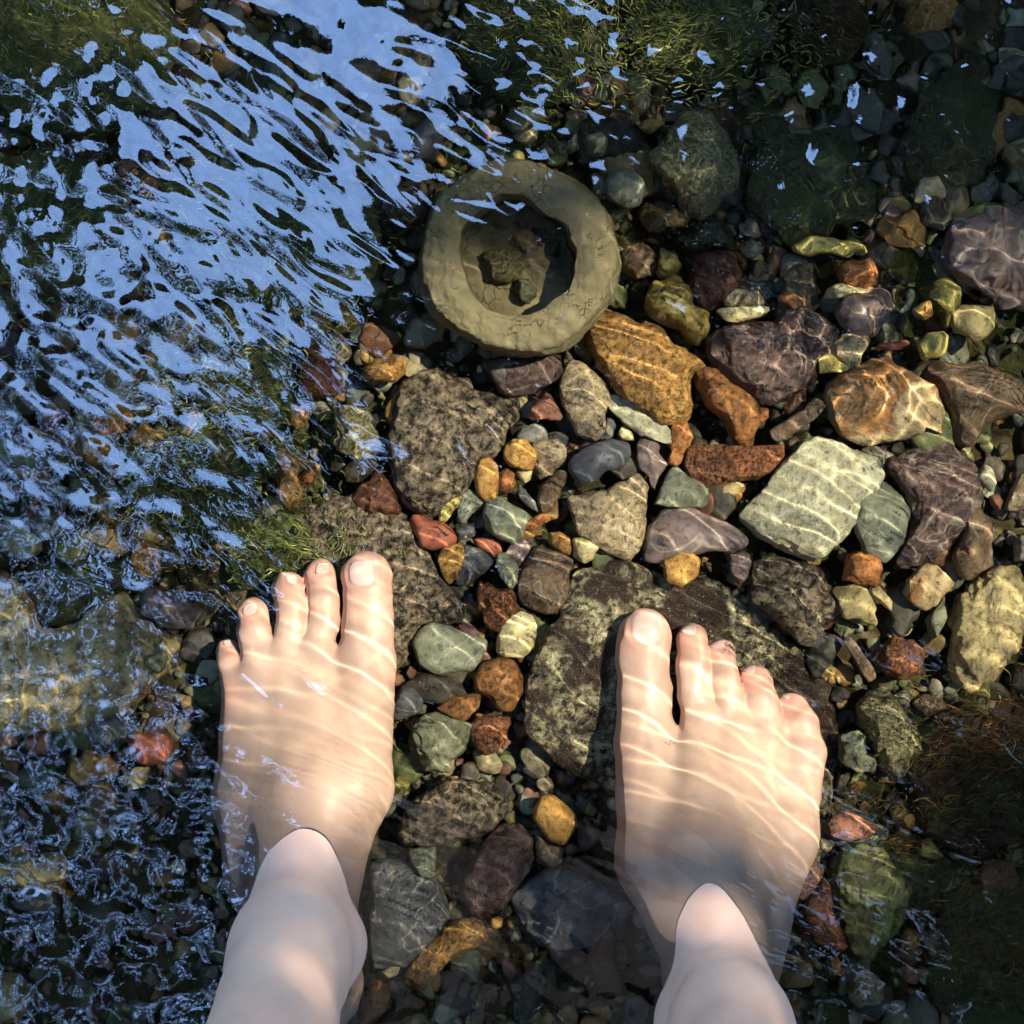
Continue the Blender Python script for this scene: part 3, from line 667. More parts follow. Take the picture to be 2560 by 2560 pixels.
N|rounded grey-green stone left of the dark olive rock|200,720 260,680 350,720 360,780 270,850 200,790|4|24|greenish|r
N|dull grey lump cut by the left edge|-40,740 120,750 230,830 230,900 120,950 -40,900|4|28|greygreen|g
K|black stone under the sky reflection upper left of the bowl|250,870 400,720 500,830 440,950 330,960|8|34|black|a
K|small yellow pebble at the corner of the black stone|230,930 290,900 330,950 260,1000|10|14|yellow|r
P|dark brown rounded rock at the bowl's left shoulder|-30,560 20,400 160,280 330,330 300,480 220,640 60,680|6|34|darkmottle|g
K|grey-green rounded pebble above the bowl's right shoulder|1350,840 1440,770 1500,860 1470,940 1390,930|-4|20|greygreen|r
K|small dark green pebble above the bowl|1230,880 1300,800 1330,880 1270,920|-6|14|greenish|r
P|little yellow pebble peeping over the top rim of the bowl|900,170 930,110 970,85 1020,110 1045,180 970,240|14|20|yellow|r
O|broad moss-green rock in the top left corner|-80,-60 200,-70 330,60 300,200 180,260 20,240 -80,120|10|52|moss|g
O|low mossy rock at the left edge under the ripples|-80,330 90,280 230,340 260,470 150,560 -80,520|8|44|moss|g
O|mossy rock under the brightest sky reflection|300,350 480,300 700,380 720,520 560,600 380,560|4|40|moss|g
O|dark mossy rock at the top edge above the bowl|880,-60 1060,-60 1130,80 1080,180 960,200 860,100|0|40|darkmoss|g
O|green weedy rock at the top edge right of the middle|1150,-60 1400,-60 1440,90 1330,170 1200,130|6|44|moss|g
O|reddish weedy rock at the top edge|1470,-30 1600,-50 1650,60 1600,130 1490,110|4|40|redmoss|g
O|reddish brown weedy rock at the right edge below the streaked one|1700,1400 1800,1330 1990,1330 2000,1560 1850,1620 1740,1560|-2|44|redmoss|g
O|very dark weedy boulder in the bottom right corner|1790,1680 1990,1630 2000,1990 1800,1990 1740,1850|-4|44|darkmoss|g
O|dark flat rock behind the left heel|430,1880 560,1860 640,1930 600,2000 430,2000|-12|24|dark|a
O|dark green mottled rock left of the upright reddish stone|380,640 500,620 560,700 540,800 420,820 350,740|0|34|moss|g
O|dark weedy rock left of the peanut-shaped stone|230,830 400,800 500,880 480,1000 330,1030 220,960|-4|34|darkmoss|g
O|green-brown rough rock above the left foot's little toes|430,1000 560,960 690,1000 660,1080 540,1090 440,1120|-6|26|moss|g
O|dark green rock in the shallows right of the pitted rock|1430,240 1560,200 1650,280 1640,420 1500,460 1410,380|-8|34|darkmoss|g
O|dark rock upper right of the bowl|1080,240 1180,210 1230,290 1170,330 1090,310|-10|24|dark|g
O|dark rock between the right ankle and the weedy boulder|1640,1600 1760,1560 1800,1650 1720,1740 1660,1700|-10|30|darkmoss|g
"""
seed = 100
for line in STONES.strip().split('\n'):
    f = line.split('|'); seed += 1
    pts = [tuple(map(float, p.split(','))) for p in f[2].split()]
    lab = f[1]
    big = any(w in lab.split() for w in ('rock', 'boulder'))
    peb = 'pebble' in lab or 'chip' in lab or 'sliver' in lab
    name = 'boulder' if 'boulder' in lab else 'rock' if big else 'pebble' if peb else 'river_stone'
    rock(name, lab, f[0], pts, float(f[3]), float(f[4]), f[5], f[6], cat={'river_stone': 'stone'}.get(name, name), seed=seed,
         group={'boulder': 'rocks on the stream bed', 'rock': 'rocks on the stream bed', 'pebble': 'pebbles on the stream bed'}.get(name, 'stones on the stream bed'))
# ------------------------------------------------------------------ gravel between the stones, water weed on the rocks
def ico(sub):
    t = (1 + 5 ** .5) / 2
    V = [(-1, t, 0), (1, t, 0), (-1, -t, 0), (1, -t, 0), (0, -1, t), (0, 1, t), (0, -1, -t), (0, 1, -t), (t, 0, -1), (t, 0, 1), (-t, 0, -1), (-t, 0, 1)]
    F = [(0, 11, 5), (0, 5, 1), (0, 1, 7), (0, 7, 10), (0, 10, 11), (1, 5, 9), (5, 11, 4), (11, 10, 2), (10, 7, 6), (7, 1, 8),
         (3, 9, 4), (3, 4, 2), (3, 2, 6), (3, 6, 8), (3, 8, 9), (4, 9, 5), (2, 4, 11), (6, 2, 10), (8, 6, 7), (9, 8, 1)]
    V = [np.array(v) / np.linalg.norm(v) for v in V]
    for _ in range(sub):
        mid, G = {}, []
        def m(a, b):
            kk = (min(a, b), max(a, b))
            if kk not in mid:
                p = V[a] + V[b]; V.append(p / np.linalg.norm(p)); mid[kk] = len(V) - 1
            return mid[kk]
        for a, b, c in F:
            x, y, z = m(a, b), m(b, c), m(c, a); G += [(a, x, z), (b, y, x), (c, z, y), (x, y, z)]
        F = G
    return np.array(V), np.array(F)

def col_attr(o, per_vert):
    a = o.data.color_attributes.new('tone', 'FLOAT_COLOR', 'POINT')
    a.data.foreach_set('color', np.concatenate([per_vert, np.ones((len(per_vert), 1))], 1).astype(np.float32).ravel())

def gravel(name, label, n, smin, smax, seed, zlift, sub=2, area=(-.42, .42, -.40, .40), dens=None):
    r = np.random.default_rng(seed)
    x, y = r.uniform(area[0], area[1], n), r.uniform(area[2], area[3], n)
    if dens is not None:
        keep = r.uniform(size=n) < dens(x, y); x, y = x[keep], y[keep]; n = len(x)
    B, F = ico(sub); nb = len(B)
    s = smin * (smax / smin) ** (r.uniform(size=n) ** 1.8)
    z = bed_height(x[:, None], y[:, None])[:, 0] + s * .15 + r.uniform(0, zlift, n)
    S = np.stack([s * r.uniform(.7, 1.3, n), s * r.uniform(.7, 1.2, n), s * r.uniform(.4, .75, n)], -1) * .5
    P = B[None] * 1.0
    P = P + vnoise((B[None] * 1.3 + r.uniform(0, 900, (n, 1, 3))).reshape(-1, 3), seed).reshape(n, nb, 1) * .30 * B[None]
    for _ in range(4):      # chipped faces
        q = r.normal(size=(n, 1, 3)); q /= np.linalg.norm(q, axis=2, keepdims=True)
        d = (P * q).sum(2, keepdims=True); P = P - np.maximum(d - r.uniform(.5, .8, (n, 1, 1)), 0) * q * .95
    P = P * S[:, None]
    a = r.uniform(0, 6.28, n); ca, sa = np.cos(a)[:, None], np.sin(a)[:, None]
    tl = r.normal(size=n)[:, None] * .35
    X = P[..., 0] * ca - P[..., 1] * sa; Y = P[..., 0] * sa + P[..., 1] * ca; Z = P[..., 2] + X * tl
    V = np.stack([X + x[:, None], Y + y[:, None], Z + z[:, None]], -1).reshape(-1, 3)
    FF = (F[None] + (np.arange(n) * nb)[:, None, None]).reshape(-1, 3)
    tones = np.array([lin(c) for c in [(.46, .42, .34), (.36, .33, .28), (.52, .42, .26), (.60, .44, .24), (.42, .28, .20), (.33, .34, .30),
                                        (.50, .50, .42), (.66, .60, .46), (.28, .26, .24), (.48, .34, .30), (.38, .40, .26), (.24, .22, .18)]])
    w = np.array([3, 3, 2, 1.2, 1.2, 3, 1.4, .7, 3, 1, 3, 3]); w /= w.sum()
    c = tones[r.choice(len(tones), n, p=w)] * r.uniform(.65, 1.15, (n, 1)) * .72
    o = mesh_obj(name, V, FF, GRAVEL_M)
    col_attr(o, np.repeat(c, nb, 0))
    tag(o, label, 'gravel', kind='stuff')
    return o

k = NT('gravel_stone'); oc = k.n('ShaderNodeTexCoord').outputs['Object']
at_ = k.n('ShaderNodeVertexColor'); at_.layer_name = 'tone'
n1 = k.noise(oc, 260, 6, .75)
cg = k.mix(1.0, at_.outputs[0], k.ramp(n1, [(.3, .55), (.5, 1.0), (.7, 1.5)]), 'MULTIPLY')
k.finish(cg, .55, k.bump(k.noise(oc, 420, 4, .7), .5, .0015), .25)
GRAVEL_M = k.m
gravel('gravel', 'small loose gravel filling the gaps between the stones', 12500, .004, .0135, 21, .007, 1)
gravel('coarse_gravel', 'coarser mixed gravel lying on the stream bed', 1300, .011, .026, 22, .010, 2, area=(-.40, .40, -.36, .36))

def algae(name, label, n, seed, patches, length, tones):
    """short soft strands lying downstream, in patches"""
    r = np.random.default_rng(seed); Vs = []; Fs = []; cols = []; o_ = 0
    tot = sum(p[5] for p in patches)
    for (ox, oy, rx, ry, z0, wgt) in patches:
        m = int(n * wgt / tot)
        cx, cy, _ = ta('O', ox, oy, z0); u = .00027
        q = r.normal(size=(m, 2)) * .5
        X0, Y0 = cx + q[:, 0] * rx * u, cy + q[:, 1] * ry * u
        Zb = z0 + vnoise(np.stack([X0 * 60, Y0 * 60, X0 * 0], -1), seed) * .006 - (q ** 2).sum(1) * .006
        L = length * r.uniform(.4, 1.3, m); w = .00032 * r.uniform(.6, 1.6, m)
        sw = vnoise(np.stack([X0 * 25, Y0 * 25, X0 * 0 + 5], -1), seed + 1)
        ang = math.radians(-35) + sw * 1.4 + r.normal(size=m) * .35
        K = 6; t = np.linspace(0, 1, K)[None]
        bend = r.normal(size=(m, 1)) * .9
        a = ang[:, None] + bend * t
        dx = np.cumsum(np.cos(a) * (L[:, None] / K), 1); dy = np.cumsum(np.sin(a) * (L[:, None] / K), 1)
        zz = Zb[:, None] + np.sin(t * np.pi * .8) * L[:, None] * r.uniform(.05, .35, (m, 1))
        nx, ny = -np.sin(a) * w[:, None] * (1 - t * .8), np.cos(a) * w[:, None] * (1 - t * .8)
        px, py = X0[:, None] + dx, Y0[:, None] + dy
        V = np.stack([np.stack([px + nx, py + ny, zz], -1), np.stack([px - nx, py - ny, zz], -1), np.stack([px, py, zz + w[:, None] * .8], -1)], 2)   # m,K,3,3
        base = np.arange(m)[:, None] * (K * 3) + o_
        f = []
        for i in range(K - 1):
            for (p_, q_) in ((0, 2), (2, 1), (1, 0)):
                f.append(np.stack([base[:, 0] + i * 3 + p_, base[:, 0] + i * 3 + q_, base[:, 0] + i * 3 + 3 + q_, base[:, 0] + i * 3 + 3 + p_], -1))
        Vs.append(V.reshape(-1, 3)); Fs.append(np.concatenate(f)); o_ += m * K * 3
        T = np.array([lin(c) for c in tones]); c = T[r.integers(0, len(T), m)] * r.uniform(.6, 1.3, (m, 1))
        cols.append(np.repeat(c, K * 3, 0))
    o = mesh_obj(name, np.concatenate(Vs), np.concatenate(Fs), WEED_M)
    col_attr(o, np.concatenate(cols)); tag(o, label, 'water weed', kind='stuff')

k = NT('water_weed'); at_ = k.n('ShaderNodeVertexColor'); at_.layer_name = 'tone'
k.finish(at_.outputs[0], .6, None, .2); WEED_M = k.m
G4 = [(.50, .53, .25), (.36, .42, .20), (.60, .58, .32), (.28, .32, .17), (.52, .50, .38)]
algae('algae', 'short green algae strands waving on the mossy rocks', 9000, 41,
      [(1250, 60, 330, 150, .012, 5), (1030, 60, 150, 120, .006, 1.5), (120, 60, 330, 300, .016, 2.2), (80, 430, 260, 200, .014, 1.6), (480, 430, 330, 220, .010, 1.8),
       (330, 930, 300, 180, .004, 2), (470, 730, 160, 200, .004, 1.5),
       (560, 1040, 200, 80, .0, 1), 
       (350, 700, 250, 200, -.01, 2)], .0055, G4)
algae('brown_algae', 'brown green algae strands on the rocks at the lower right', 1700, 42,
      [(1850, 1430, 200, 170, .004, 3), (1880, 1790, 180, 220, .004, 3), (1540, 40, 120, 120, .010, 1.2), (1700, 1620, 150, 120, -.01, 1)], .009,
      [(.34, .26, .13), (.40, .22, .11), (.26, .26, .13), (.16, .15, .09), (.45, .36, .20)])

# ------------------------------------------------------------------ the round clay bowl and what lies in it
def radial(pts_xy, c, n):
    P = np.array(pts_xy); rr = np.zeros(n)
    a, b = P - c, np.roll(P, -1, 0) - c; e = b - a
    for i, th in enumerate(np.linspace(0, 2 * np.pi, n, endpoint=False)):
        d = (math.cos(th), math.sin(th)); den = d[0] * e[:, 1] - d[1] * e[:, 0]
        with np.errstate(divide='ignore', invalid='ignore'):
            t = (a[:, 0] * e[:, 1] - a[:, 1] * e[:, 0]) / den; s = (a[:, 0] * d[1] - a[:, 1] * d[0]) / den
        ok = (t > 0) & (s >= -1e-6) & (s <= 1 + 1e-6); rr[i] = t[ok].max()
    w = int(n * .03) | 1; ker = np.hanning(w + 2)[1:-1]; ker /= ker.sum()
    return np.convolve(np.concatenate([rr[-w:], rr, rr[:w]]), ker, 'same')[w:-w]

ZR, ZF = .046, .008       # rim and floor
outer = [ta('P', *p, ZR - .014)[:2] for p in [(480, 330), (700, 190), (900, 145), (1050, 150), (1210, 190), (1400, 280), (1590, 425), (1700, 590), (1755, 800), (1765, 1000), (1700, 1230),
          (1570, 1420), (1460, 1540), (1330, 1630), (1200, 1665), (1080, 1685), (850, 1640), (700, 1610), (480, 1500), (300, 1340), (205, 1120), (190, 960), (230, 720), (290, 590), (370, 430)]]
inner = [ta('P', *p, ZR - .004)[:2] for p in [(520, 680), (620, 560), (740, 480), (840, 412), (1020, 425), (1120, 490), (1200, 545), (1300, 580), (1390, 670), (1400, 760), (1455, 860), (1440, 1060), (1400, 1180),
          (1290, 1240), (1200, 1330), (1060, 1390), (900, 1390), (720, 1330), (640, 1240), (570, 1120), (540, 1000), (500, 850)]]
cb = np.array(inner).mean(0); nb_ = 300
ro, ri = radial(outer, cb, nb_), radial(inner, cb, nb_) * .955
prof = []        # (fraction between 0 = centre, 1 = inner rim, 2 = outer edge ; z)
for t in np.linspace(0, 1, 26): prof.append((t * .93, ZF + .004 * t ** 2))
for t in np.linspace(0, 1, 14)[1:]: prof.append((.93 + .07 * t ** .6 , ZF + .004 + (ZR - .005 - ZF - .004) * t))
for t in np.linspace(0, 1, 26)[1:]: prof.append((1 + .80 * t, ZR - .005 + .005 * math.sin(min(1, t * 1.6) * math.pi / 2) - .003 * t * t))
for t in np.linspace(0, 1, 14)[1:]: prof.append((1.80 + .2 * math.sin(t * math.pi / 2), ZR - .003 - .017 * (1 - math.cos(t * math.pi / 2))))
for t in np.linspace(0, 1, 20)[1:]: prof.append((2.0 - .28 * t ** 1.5, ZR - .02 - (ZR - .02 + .030) * t))
prof.append((0, -.030))
ph = np.linspace(0, 2 * np.pi, nb_, endpoint=False); V = []
for (f, z) in prof:
    rad = np.where(f <= 1, f * ri, ri + (f - 1) * (ro - ri))
    V.append(np.stack([rad * np.cos(ph), rad * np.sin(ph), np.full(nb_, z)], -1))
V = np.array(V); sh = V.shape; V = V.reshape(-1, 3)
P_ = V + (cb[0], cb[1], 0)
Nn = V - np.array([0, 0, .01]); Nn /= np.linalg.norm(Nn, axis=1)[:, None] + 1e-9
inside = np.linalg.norm(V[:, :2], axis=1) < np.repeat(ri[None] * .96, len(prof), 0).ravel()
rise = (fbm(P_ * 45, 77, 4) * .0016 + fbm(P_ * 160, 78, 3, True) * .00045)
V[:, 2] += np.where(V[:, 2] > .02, rise * 1.3, 0)
V[:, :2] += (Nn * rise[:, None] * .9)[:, :2] * (V[:, 2] > -.02)[:, None]
flo = inside & (V[:, 2] < .022) & (V[:, 2] > -.02)
sed = smooth01((V[:, 0] * .7 + V[:, 1] + .008) / .02)
V[:, 2] += np.where(flo, .006 * sed + (fbm(P_ * 110, 79, 4) * .0036 + .0018) * (.25 + sed), 0)
# a long crack lip on the upper left of the rim
lx, ly, _ = ta('P', 640, 350, ZR); d_ = P_[:, :2] - (lx, ly)
V[:, 2] -= np.exp(-(d_[:, 0] / .016) ** 2 - ((d_[:, 1] + .0015 * 0) / .0016) ** 2) * .0030 * (V[:, 2] > .03)
V = V.reshape(sh); V[0] = V[0].mean(0); V[-1] = V[-1].mean(0)
k = NT('bowl_clay'); co = k.coords()
n1 = k.noise(co, 30, 6, .65, .4)
col = k.ramp(n1, [(.35, pal((.44, .40, .28))), (.55, pal((.53, .48, .35))), (.72, pal((.55, .46, .35)))])
n2 = k.noise(co, 420, 5, .8, .4)
col = k.mix(k.ramp(n2, [(.60, 0), (.68, .8)]), col, pal((.28, .23, .14)))
vo = k.n('ShaderNodeTexVoronoi'); vo.feature = 'DISTANCE_TO_EDGE'; vo.inputs['Scale'].default_value = 170
cm = k.n('ShaderNodeVectorMath'); cm.operation = 'ADD'; k.t.links.new(co, cm.inputs[0])
nz = k.n('ShaderNodeTexNoise'); nz.inputs['Scale'].default_value = 120; k.t.links.new(co, nz.inputs['Vector'])
ms = k.n('ShaderNodeVectorMath'); ms.operation = 'SCALE'; k.t.links.new(nz.outputs['Color'], ms.inputs[0]); ms.inputs['Scale'].default_value = .012
k.t.links.new(ms.outputs[0], cm.inputs[1]); k.t.links.new(cm.outputs[0], vo.inputs['Vector'])
crack = k.math('MULTIPLY', k.ramp(vo.outputs[0], [(0, 1), (.05, 0)]), k.ramp(k.noise(co, 60, 3, .6), [(.52, 0), (.62, 1)]))
col = k.mix(k.math('MULTIPLY', crack, .75), col, pal((.18, .15, .09)))
tb = k.n('ShaderNodeVertexColor'); tb.layer_name = 'tone'
col = k.mix(tb.outputs[0], col, pal((.27, .23, .17)))
hh = k.math('SUBTRACT', k.math('ADD', k.noise(co, 500, 6, .75), k.noise(co, 150, 5, .7)), crack)
k.finish(col, .75, k.bump(hh, .8, .0013), .2)
bowl = mesh_obj('clay_bowl', V.reshape(-1, 3), grid_faces(len(prof), nb_, True), k.m)
tn = np.where(flo, np.clip(.1 + .8 * sed, 0, 1), 0.0); col_attr(bowl, np.repeat(tn[:, None], 3, 1))
bowl.location = (cb[0], cb[1], 0)
tag(bowl, 'thick round clay bowl with a ragged round hollow, under water', 'bowl')
PAL['clod'] = dict(c1=(.47, .43, .27), c2=(.36, .32, .19), c3=(.18, .15, .09), s=110, speck=.9, bump=1.0)
rock('mud_clod', 'olive clod of mud in the middle of the bowl', 'P', [(700, 880), (770, 870), (860, 860), (1010, 880), (1020, 980), (940, 1060), (920, 1110), (800, 1110), (770, 1000)], 23, 16, 'clod', 'g', 'mud clod', 501)
PAL['greyclod'] = dict(c1=(.38, .38, .29), c2=(.30, .30, .22), c3=(.18, .17, .12), s=90, speck=.5, bump=.8)
rock('mud_clod', 'small grey clod of mud lying lower in the bowl', 'P', [(960, 1100), (1060, 1060), (1120, 1170), (1090, 1240), (1060, 1285), (1010, 1260), (965, 1180)], 21, 14, 'greyclod', 'g', 'mud clod', 502)

# ------------------------------------------------------------------ the person standing in the stream
def smin(a, b, kk):
    h = np.clip(.5 + .5 * (b - a) / kk, 0, 1)
    return b * (1 - h) + a * h - kk * h * (1 - h)
def cone(P, a, b, ra, rb, sq=(1, 1, 1)):
    """round cone from a to b; sq squashes the axes"""
    q = np.array(sq); a, b = np.array(a, float), np.array(b, float)
    pa = (P - a) / q; ba = (b - a) / q
    h = np.clip((pa @ ba) / (ba @ ba + 1e-12), 0, 1)
    d = np.linalg.norm(pa - h[:, None] * ba, axis=1)
    return (d - (ra + (rb - ra) * h)) * min(sq)
def ell(P, c, r):
    q = (P - np.array(c)) / np.array(r); kk = np.linalg.norm(q, axis=1)
    return (kk - 1) * min(r) * .5 + .5 * kk * (kk - 1) / (np.linalg.norm(q / np.array(r), axis=1) + 1e-9)

MU = .0002045     # metres per photograph pixel near the toes
FEET = {
 'left': dict(side=-1,
  toes=[[('Q', 1550, 395, 67), ('Q', 1555, 620, 59), ('Q', 1568, 850, 62), ('Q', 1545, 1160, 74)],
        [('Q', 1112, 370, 42), ('Q', 1150, 600, 36), ('Q', 1150, 800, 36), ('Q', 1080, 1080, 46)],
        [('Q', 830, 470, 42), ('Q', 860, 660, 36), ('Q', 855, 850, 36), ('Q', 800, 1100, 44)],
        [('Q', 490, 745, 41), ('Q', 505, 920, 38), ('Q', 545, 1130, 42)],
        [('Q', 270, 1060, 32), ('Q', 290, 1200, 32), ('Q', 370, 1400, 44)]],
  rays=[((914, 1663, .016, .0150), (858, 1965, .040, .0235), (800, 2130, .052, .023)),
        ((791, 1640, .017, .0095), (795, 1985, .050, .018), (755, 2130, .058, .019)),
        ((715, 1640, .016, .0090), (742, 1990, .047, .017), (740, 2140, .056, .019)),
        ((648, 1650, .015, .0090), (690, 1995, .038, .017), (715, 2150, .050, .019)),
        ((604, 1715, .013, .0105), (640, 1990, .026, .021), (660, 2170, .032, .021))],
  mid=(752, 1990, 744, 2250), heel=(742, 2330), front=-.168, legx=-.1045, kx=-.108, lean=-.05),
 'right': dict(side=1,
  toes=[[('R', 345, 405, 68), ('R', 325, 620, 62), ('R', 345, 850, 66), ('R', 345, 1200, 76)],
        [('R', 715, 440, 41), ('R', 718, 650, 40), ('R', 730, 850, 40), ('R', 790, 1080, 48)],
        [('R', 945, 560, 37), ('R', 978, 750, 36), ('R', 1005, 930, 38), ('R', 1060, 1120, 44)],
        [('R', 1215, 765, 42), ('R', 1255, 920, 40), ('R', 1310, 1150, 44)],
        [('R', 1500, 975, 42), ('R', 1565, 1120, 42), ('R', 1590, 1300, 47)]],
  rays=[((1615, 1858, .016, .0155), (1655, 2150, .040, .0225), (1720, 2290, .052, .022)),
        ((1753, 1806, .017, .0100), (1735, 2130, .052, .018), (1765, 2290, .060, .019)),
        ((1840, 1819, .016, .0095), (1795, 2130, .048, .018), (1790, 2290, .058, .019)),
        ((1920, 1829, .015, .0095), (1860, 2130, .038, .018), (1820, 2290, .050, .019)),
        ((2010, 1880, .013, .0110), (1945, 2090, .024, .020), (1868, 2310, .030, .020))],
  mid=(1790, 2110, 1800, 2420), heel=(1790, 2500), front=-.205, legx=.1035, kx=.098, lean=-.028),
}
def foot_field(P, S):
    f = None
    toes = None
    for ti, ch in enumerate(S['toes']):
        d = None
        for i in range(len(ch) - 1):
            a, b = ch[i], ch[i + 1]
            ra, rb = a[3] * MU, b[3] * MU
            za = ra * .86 - .001 if i == 0 else max(ra * .9, [.0135, .0135, .0125, .0115, .0105][ti] * (1.0 if i else 1))
            zb = max(rb * .9, [.0150, .0165, .0160, .0140, .0120][ti])
            if i == len(ch) - 2: zb = [.017, .0175, .0165, .0150, .013][ti]
            pa, pb = ta(a[0], a[1], a[2], za), ta(b[0], b[1], b[2], zb)
            c_ = cone(P, pa, pb, ra, rb, (1, 1, .88))
            d = c_ if d is None else smin(d, c_, .004)
        toes = d if toes is None else smin(toes, d, .0006)
    for ri_, ray in enumerate(S['rays']):
        for a, b in zip(ray[:-1], ray[1:]):
            c_ = cone(P, at(a[0], a[1], a[2]), at(b[0], b[1], b[2]), a[3], b[3])
            f = c_ if f is None else smin(f, c_, .0075)
    m = S['mid']
    a, b = at(m[0], m[1], .022), at(m[2], m[3], .026)
    f = smin(f, cone(P, a, b, .030, .030, (1.02, 1, .75)), .012)
    hx, hy, _ = at(*S['heel'], .03)
    fy = S['front']                       # y where the instep leaves the water
    lx = S['legx']
    f = smin(f, ell(P, (hx, fy - .072, .030), (.0335, .036, .032)), .012)
    f = smin(f, cone(P, (hx, fy - .06, .03), (lx, fy - .058, .12), .026, .021, (1, 1.1, 1)), .012)      # tendon side
    # ankle and shin
    f = smin(f, cone(P, (lx, fy - .034, .058), (lx, fy - .040, .13), .0255, .0262, (1.05, 1.22, 1)), .018)
    for s, z in ((1, .082), (-1, .072)):
        f = smin(f, ell(P, (lx + s * S['side'] * -.0225, fy - .044 - .006 * (s < 0), z), (.0105, .013, .014)), .012)
    f = smin(f, cone(P, (lx, fy - .040, .13), (S['kx'], fy - .050 + S['lean'], .27), .0262, .0325, (1, 1.2, 1)), .012)
    f = smin(f, cone(P, (S['kx'], fy - .048 + S['lean'], .27), (S['kx'], fy - .040 + S['lean'] * 1.5, .42), .0325, .042, (1, 1.25, 1)), .012)
    f = smin(f, cone(P, (S['kx'], fy - .040 + S['lean'] * 1.5, .42), (S['kx'] * .92, fy - .070 + S['lean'] * 1.2, .50), .044, .050, (1, 1.15, 1)), .02)
    f = smin(f, cone(P, (S['kx'] * .92, fy - .070 + S['lean'] * 1.2, .50), (S['side'] * .085, -.33, .86), .052, .078, (1, 1.15, 1)), .02)
    out = smin(f, toes, .0034)
    # soft dents: knuckle creases over the toes
    return out

def foot_sdf(P, S, floor=True):
    out = foot_field(P, S)
    if floor: out = -smin(-out, P[:, 2] - .0, .004) if False else np.maximum(out, -(P[:, 2] + .001))
    for ti, ch in enumerate(S['toes']):          # knuckle creases across each toe
        for f_, dep in ((.0, .00045), (.16, .0003), (.86, .00035), (1.0, .0003)):
            i0 = 0 if len(ch) < 4 else 1
            a = np.array(ta(*ch[i0][:3], .01)); b = np.array(ta(*ch[i0 + 1][:3], .01)); u_ = (b - a) / np.linalg.norm(b - a)
            p0 = a + (b - a) * f_
            al = (P - p0) @ u_; la_ = np.abs((P - p0)[:, 0] * u_[1] - (P - p0)[:, 1] * u_[0])
            out = out + .6 * dep * np.exp(-((al + 9 * la_ ** 2) / .0014) ** 2) * np.exp(-(la_ / (ch[i0][3] * MU * .75)) ** 4) * (P[:, 2] > .008)
    n = vnoise(P * 70, 5) * .00045 + vnoise(P * 30, 6) * .0008
    return out + n * (P[:, 2] < .3)

def surface_nets(xs, ys, zs, fn):
    nx, ny, nz = len(xs), len(ys), len(zs)
    Vv = np.empty((nx, ny, nz), np.float32)
    gx, gy = np.meshgrid(xs, ys, indexing='ij')
    for i in range(0, nz, 8):
        zz = zs[i:i + 8]
        P = np.stack([np.repeat(gx[..., None], len(zz), 2), np.repeat(gy[..., None], len(zz), 2), np.broadcast_to(zz, (nx, ny, len(zz)))], -1)
        Vv[:, :, i:i + 8] = fn(P.reshape(-1, 3)).reshape(nx, ny, len(zz))
    s = Vv < 0
    c = np.zeros((nx - 1, ny - 1, nz - 1), np.int8)
    for dx in (0, 1):
        for dy in (0, 1):
            for dz in (0, 1): c += s[dx:nx - 1 + dx, dy:ny - 1 + dy, dz:nz - 1 + dz]
    act = (c > 0) & (c < 8)
    idx = np.full(act.shape, -1, np.int64); A = np.argwhere(act); idx[act] = np.arange(len(A))
    acc = np.zeros((len(A), 3)); cnt = np.zeros(len(A))
    i, j, k_ = A.T
    ed = [((x, y, z), ax) for ax in range(3) for x in (0, 1) for y in (0, 1) for z in (0, 1) if (x, y, z)[ax] == 0]
    for (o, ax) in ed:
        o2 = list(o); o2[ax] = 1
        v0 = Vv[i + o[0], j + o[1], k_ + o[2]]; v1 = Vv[i + o2[0], j + o2[1], k_ + o2[2]]
        cr = (v0 < 0) != (v1 < 0); t = np.where(cr, v0 / np.where(cr, v0 - v1, 1), 0)
        p0 = np.stack([xs[i + o[0]], ys[j + o[1]], zs[k_ + o[2]]], -1); p1 = np.stack([xs[i + o2[0]], ys[j + o2[1]], zs[k_ + o2[2]]], -1)
        acc += np.where(cr[:, None], p0 + t[:, None] * (p1 - p0), 0); cnt += cr
    V = acc / cnt[:, None]
    F = []
    for ax in range(3):
        sl0 = [slice(1, -1)] * 3; sl1 = [slice(1, -1)] * 3
        sl0[ax] = slice(0, -1); sl1[ax] = slice(1, None)
        a, b = s[tuple(sl0)], s[tuple(sl1)]
        for sign in (0, 1):
            m = (a & ~b) if sign == 0 else (~a & b)
            q = np.argwhere(m)
            off = [1, 1, 1]; off[ax] = 0
            q = q + off
            u, v = (ax + 1) % 3, (ax + 2) % 3
            def cell(du, dv):
                r_ = q.copy(); r_[:, u] -= du; r_[:, v] -= dv
                return idx[r_[:, 0], r_[:, 1], r_[:, 2]]
            quad = [cell(1, 1), cell(0, 1), cell(0, 0), cell(1, 0)]
            if sign: quad = quad[::-1]
            F.append(np.stack(quad, -1))
    F = np.concatenate(F); F = F[(F >= 0).all(1)]
    return V, F

